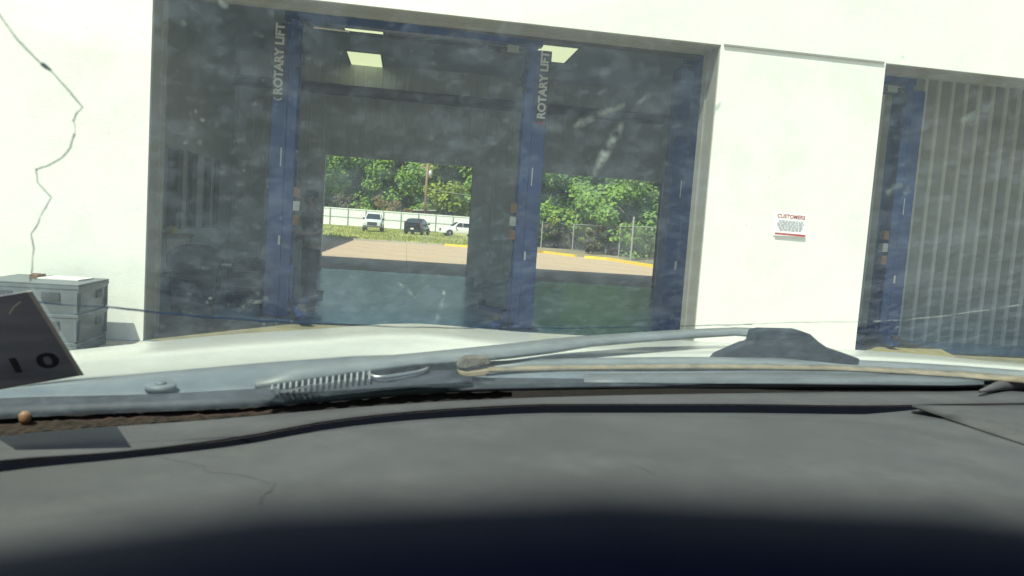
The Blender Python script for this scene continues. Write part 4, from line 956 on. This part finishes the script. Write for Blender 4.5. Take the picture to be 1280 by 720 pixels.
for k in range(380):
    px, py = random.uniform(0, 1280), random.uniform(0, 440)
    if random.random() < .5: px = random.gauss(330, 110); py = random.uniform(20, 410)
    p = on_glass(px, py, .0015)
    if p is None: continue
    r_ = .0004+.0011*random.random()**5; d = (p-EYL).normalized(); a = d.orthogonal().normalized(); b = d.cross(a); st = random.uniform(.6, 1.6)
    sp.add([p+a*r_*st*math.cos(t)*random.uniform(.8, 1.2)+b*r_*math.sin(t) for t in np.linspace(0, 2*PI, 8)[:-1]], [tuple(range(7))])
for px, py, r_ in ((229, 28, .0028), (253, 150, .0020), (245, 139, .0016), (250, 178, .0028), (232, 178, .002), (291, 192, .002), (318, 130, .0014), (263, 373, .0022), (259, 378, .0018), (330, 405, .002), (345, 404, .002), (364, 403, .003), (412, 355, .0016), (249, 38, .0012), (772, 67, .0015)):
    p = on_glass(px, py, .0015); d = (p-EYL).normalized(); a = d.orthogonal().normalized(); b = d.cross(a)
    sp.add([p+(a*math.cos(t)+b*math.sin(t))*r_*random.uniform(.8, 1.2) for t in np.linspace(0, 2*PI, 10)[:-1]], [tuple(range(9))])
spo = sp.build('dust_specks', M['speck'], ws); spo['kind'] = 'stuff'
# sticker in the lower corner of the glass, seen from behind
cs = [on_glass(34, 364, .008), on_glass(100, 469, .008), None, on_glass(-110, 388, .008)]
nq = (cs[1]-cs[0]).cross(cs[3]-cs[0]); dq = ray(-55, 496); cs[2] = EYL+dq*((cs[0]-EYL).dot(nq)/dq.dot(nq))
st = MB(); nrm = (cs[1]-cs[0]).cross(cs[3]-cs[0]).normalized(); nrm = nrm if nrm.dot(EYL-cs[0]) > 0 else -nrm
st.prism(cs, nrm*.0008); sto = st.build('registration_sticker', M['sticker'], ws)
ed = (cs[1]-cs[0]); sdv = ed.cross(nrm).normalized(); sdv = sdv if sdv.dot(cs[0]-cs[3]) > 0 else -sdv
se = MB(); se.prism([cs[0]-sdv*.001, cs[1]-sdv*.001, cs[1]+sdv*.0052, cs[0]+sdv*.0052], nrm*.0008); se.build('pale_border', M['sticker_edge'], sto)
def on_st(px, py):
    d = ray(px, py); t = (cs[0]+nrm*.0012-EYL).dot(nrm)/d.dot(nrm); return EYL+d*t
ux = (on_st(70, 452)-on_st(20, 459)); vx = (on_st(50, 430)-on_st(62, 458)); ux.normalize(); vx.normalize(); wz = -nrm
def st_text(s_, px, py, size, sh=0):
    o_ = on_st(px, py); mw = Matrix(((-ux.x, vx.x, wz.x, o_.x), (-ux.y, vx.y, wz.y, o_.y), (-ux.z, vx.z, wz.z, o_.z), (0, 0, 0, 1)))
    text('numerals', s_, size, M['sticker_ink'], sto, mw, .0003, sh, .0014)
st_text('0', 60, 452, .056); st_text('1', 20, 458, .056); 
sm_ = MB(); sm_.tube([on_st(x_, y_) for x_, y_ in ((12, 392), (18, 383), (26, 377))], .0012, 5); sm_.build('scratch', M['sticker_edge'], sto)
# roof, pillars, sides: the rest of the cabin
back = [Vector((p.x*1.05, -1.6, ZR-.02)) for p in tops]
mid_ = [Vector((p.x*1.05, (-1.6+p.y)/2, ZR+.06)) for p in tops]
band('roof', [[p+Vector((0, .0, .006)) for p in tops], [p+Vector((0, -.15, .03)) for p in tops], mid_, back], M['hood'], car, .03)
hl = band('headliner', [[p+Vector((0, -.03, -.045)) for p in tops], [p+Vector((0, 0, -.06)) for p in mid_], [p+Vector((0, 0, -.05)) for p in back]], M['headliner'], car, .006)
for k in (0, -1):
    pl = MB(); pl.tube([base[k]+Vector((0, 0, -.05)), rows[4][k], tops[k]+Vector((0, -.05, .0))], [.045, .04, .05], 8); pl.build('pillar', M['hood'], car, True)
# body sides, nose and wheels under the curves
xl, xr_ = min(p.x for p in base)+.0, max(p.x for p in base)
def side(x_):
    s_ = MB(); sx = 1 if x_ > 0 else -1
    s_.prism([(x_, -2.2, .35), (x_, 2.5, .35), (x_, 2.55, .85), (x_, 1.6, 1.0), (x_, -2.2, 1.0)], (sx*.08, 0, 0)); return s_.build('body_side', M['hood'], car, bevel=.03)
side(xl-.02); side(xr_+.02)
cx_ = (xl+xr_)/2; hw_ = (xr_-xl)/2
b = MB(); b.box((cx_-hw_, 2.35, .30), (cx_+hw_, 2.62, .62)); b.build('front_bumper', M['hood'], car, bevel=.05)
b = MB(); b.box((cx_-hw_, -2.3, .30), (cx_+hw_, -2.05, .98)); b.build('rear_panel', M['hood'], car, bevel=.05)
b = MB(); b.box((cx_-hw_, -2.2, .30), (cx_+hw_, 2.3, .36)); b.build('floor_pan', M['black'], car)
for x_, y_ in ((xl, 1.75), (xl, -1.5), (xr_, 1.75), (xr_, -1.5)):
    t = MB(); n = 20; r_ = .36; wd = .22; prof = [(.2, -wd/2), (r_*.94, -wd/2), (r_, -wd/2+.03), (r_, wd/2-.03), (r_*.94, wd/2), (.2, wd/2)]
    s_ = .06 if x_ < 0 else -.06
    t.grid([[(x_+s_+bb, y_+a*math.cos(2*PI*k/n), r_-.002+a*math.sin(2*PI*k/n)) for k in range(n+1)] for a, bb in prof]); wo = t.build('wheel', M['black'], car, True)
    q = MB(); q.tube([(x_+s_-.09, y_, r_), (x_+s_+.09, y_, r_)], .205, 16); q.build('rim', M['steel'], wo)
# wiper: pivot arm, joint cover and blade lying along the base of the glass
wp = MB()
def bar(pts, name, m_, parent, th, zf):
    """pts: (px, y top, y bottom); flat bar"""
    T_ = [loc(at_z(x_, a, zf(x_)+.006)) for x_, a, b in pts]; Bt = [loc(at_z(x_, b, zf(x_))) for x_, a, b in pts]
    b_ = MB(); b_.grid([Bt, T_]); o = b_.build(name, m_, parent, True); s_ = o.modifiers.new('thick', 'SOLIDIFY'); s_.thickness = th; s_.offset = -1; return o
arm = bar([(320, 474, 480), (380, 456, 472), (440, 448, 463), (520, 441, 453), (570, 436, 450), (640, 429, 443), (690, 423, 437), (740, 419, 429), (800, 415, 424), (870, 411, 419), (920, 409, 416), (945, 410, 418), (1000, 415, 424)], 'wiper_arm', M['wiper'], car, .010, lambda x_: 1.145+.02*max(0, min(1, (x_-400)/500)))
def vert(px, py, dep): return loc(at_d(px, py, dep))
dpt = (at_z(985, 452, 1.125)-CAM).dot(_fw)
cv = MB(); poly = [(893, 452), (900, 444), (932, 430), (941, 428), (945, 414), (955, 412), (1000, 413), (1014, 418), (1024, 427), (1034, 434), (1060, 443), (1076, 449), (1074, 456), (1050, 457), (950, 455), (905, 455)]
cv.prism([vert(x_, y_, dpt-.015) for x_, y_ in poly], Vector((0, .05, .0))); cv.build('arm_cover', M['wiper_cover'], arm, False, .005)
blade = bar([(600, 452, 458), (660, 449, 456), (760, 447, 455), (850, 446, 454), (950, 447, 455), (1050, 449, 456), (1120, 452, 459), (1200, 457, 463), (1280, 463, 469), (1400, 472, 478)], 'wiper_blade', M['wiper'], arm, .010, lambda x_: 1.13)
bar([(606, 459, 463.5), (660, 457, 462), (760, 456, 460.5), (850, 455, 459.5), (950, 455.5, 460), (1050, 457, 461.5), (1120, 460, 465), (1200, 464, 470), (1280, 470, 477), (1400, 479, 487)], 'rubber_edge', M['wiper_tan'], blade, .006, lambda x_: 1.128)
dpe = (at_z(592, 466, 1.13)-CAM).dot(_fw)
ec = MB(); ec.prism([vert(x_, y_, dpe-.02) for x_, y_ in ((571, 459), (574, 451), (583, 446.5), (598, 446), (612, 447), (613, 456), (600, 457), (590, 459), (580, 462))], Vector((0, .03, 0))); ec.build('end_cap', M['end_brown'], blade, False, .003)
ec = MB(); ec.prism([vert(x_, y_, dpe-.02) for x_, y_ in ((572, 463), (584, 465), (600, 463), (612, 461), (613, 467), (604, 470.5), (584, 472), (574, 469))], Vector((0, .03, 0))); ec.build('end_lip', M['wiper_tan'], blade, False, .003)
l_ = MB(); a = loc(at_z(576, 484.5, 1.1)); b_ = loc(at_z(592, 484.5, 1.1)); l_.prism([a, b_, b_+Vector((0, .006, .002)), a+Vector((0, .006, .002))], (0, 0, .002)); l_.build('clip', M['paper'], car)
# steering wheel rim close under the lens
sw_c = loc(at_d(760, 360, .042)); tilt = math.radians(12)
vdir = (-UP*math.cos(tilt) + (-_fw)*math.sin(tilt)).normalized()
RW, rt = .205, .016
top = loc(at_d(760, 612, .042)) + vdir*rt; ctr = top + vdir*RW
hx = RT.copy(); 
def wpt(a, r_): return ctr + (hx*math.sin(a) - vdir*math.cos(a))*r_
wn = hx.cross(vdir).normalized()
ring = MB(); n = 72; k2 = 14
ring.grid([[wpt(2*PI*i/n, RW+rt*math.cos(2*PI*j/k2)) + wn*rt*math.sin(2*PI*j/k2) for j in range(k2+1)] for i in range(n+1)])
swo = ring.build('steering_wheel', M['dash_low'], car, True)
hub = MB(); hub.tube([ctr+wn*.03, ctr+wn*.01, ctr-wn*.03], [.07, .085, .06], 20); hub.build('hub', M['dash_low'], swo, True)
for a in (PI/2, -PI/2, PI):
    sp_ = MB(); p0, p1 = wpt(a, .06), wpt(a, RW-.005); t = (p1-p0).normalized().cross(wn)*.018; sp_.prism([p0-t, p0+t, p1+t*.8, p1-t*.8], wn*.012); sp_.build('spoke', M['dash_low'], swo)
clm = MB(); q0 = ctr+wn*.0; q1 = loc(at_z(700, 900, .8)); clm.tube([q0, q0.lerp(q1, .5), q1], [.035, .04, .05], 12); clm.build('steering_column', M['dash_low'], car, True)
# rumpled tarp on the floor of the second bay
tp = [at_z(x_, y_, 0) for x_, y_ in ((1078, 424), (1110, 424), (1150, 433), (1195, 446), (1180, 462), (1080, 462))]
f = MB(); cc_ = sum(tp, Vector())/len(tp); ring1 = [p.lerp(cc_, .3)+Vector((0, 0, .06+.03*(i % 2))) for i, p in enumerate(tp)]
f.add([Vector((p.x, p.y, .003)) for p in tp]+ring1+[cc_+Vector((0, 0, .08))], [(i, (i+1) % 6, 6+(i+1) % 6, 6+i) for i in range(6)]+[(6+i, 6+(i+1) % 6, 12) for i in range(6)])
tag(f.build('tarp', M['tarp'], smooth=True), 'olive tarp lying on the floor beside the blue post of the second bay', 'tarp')
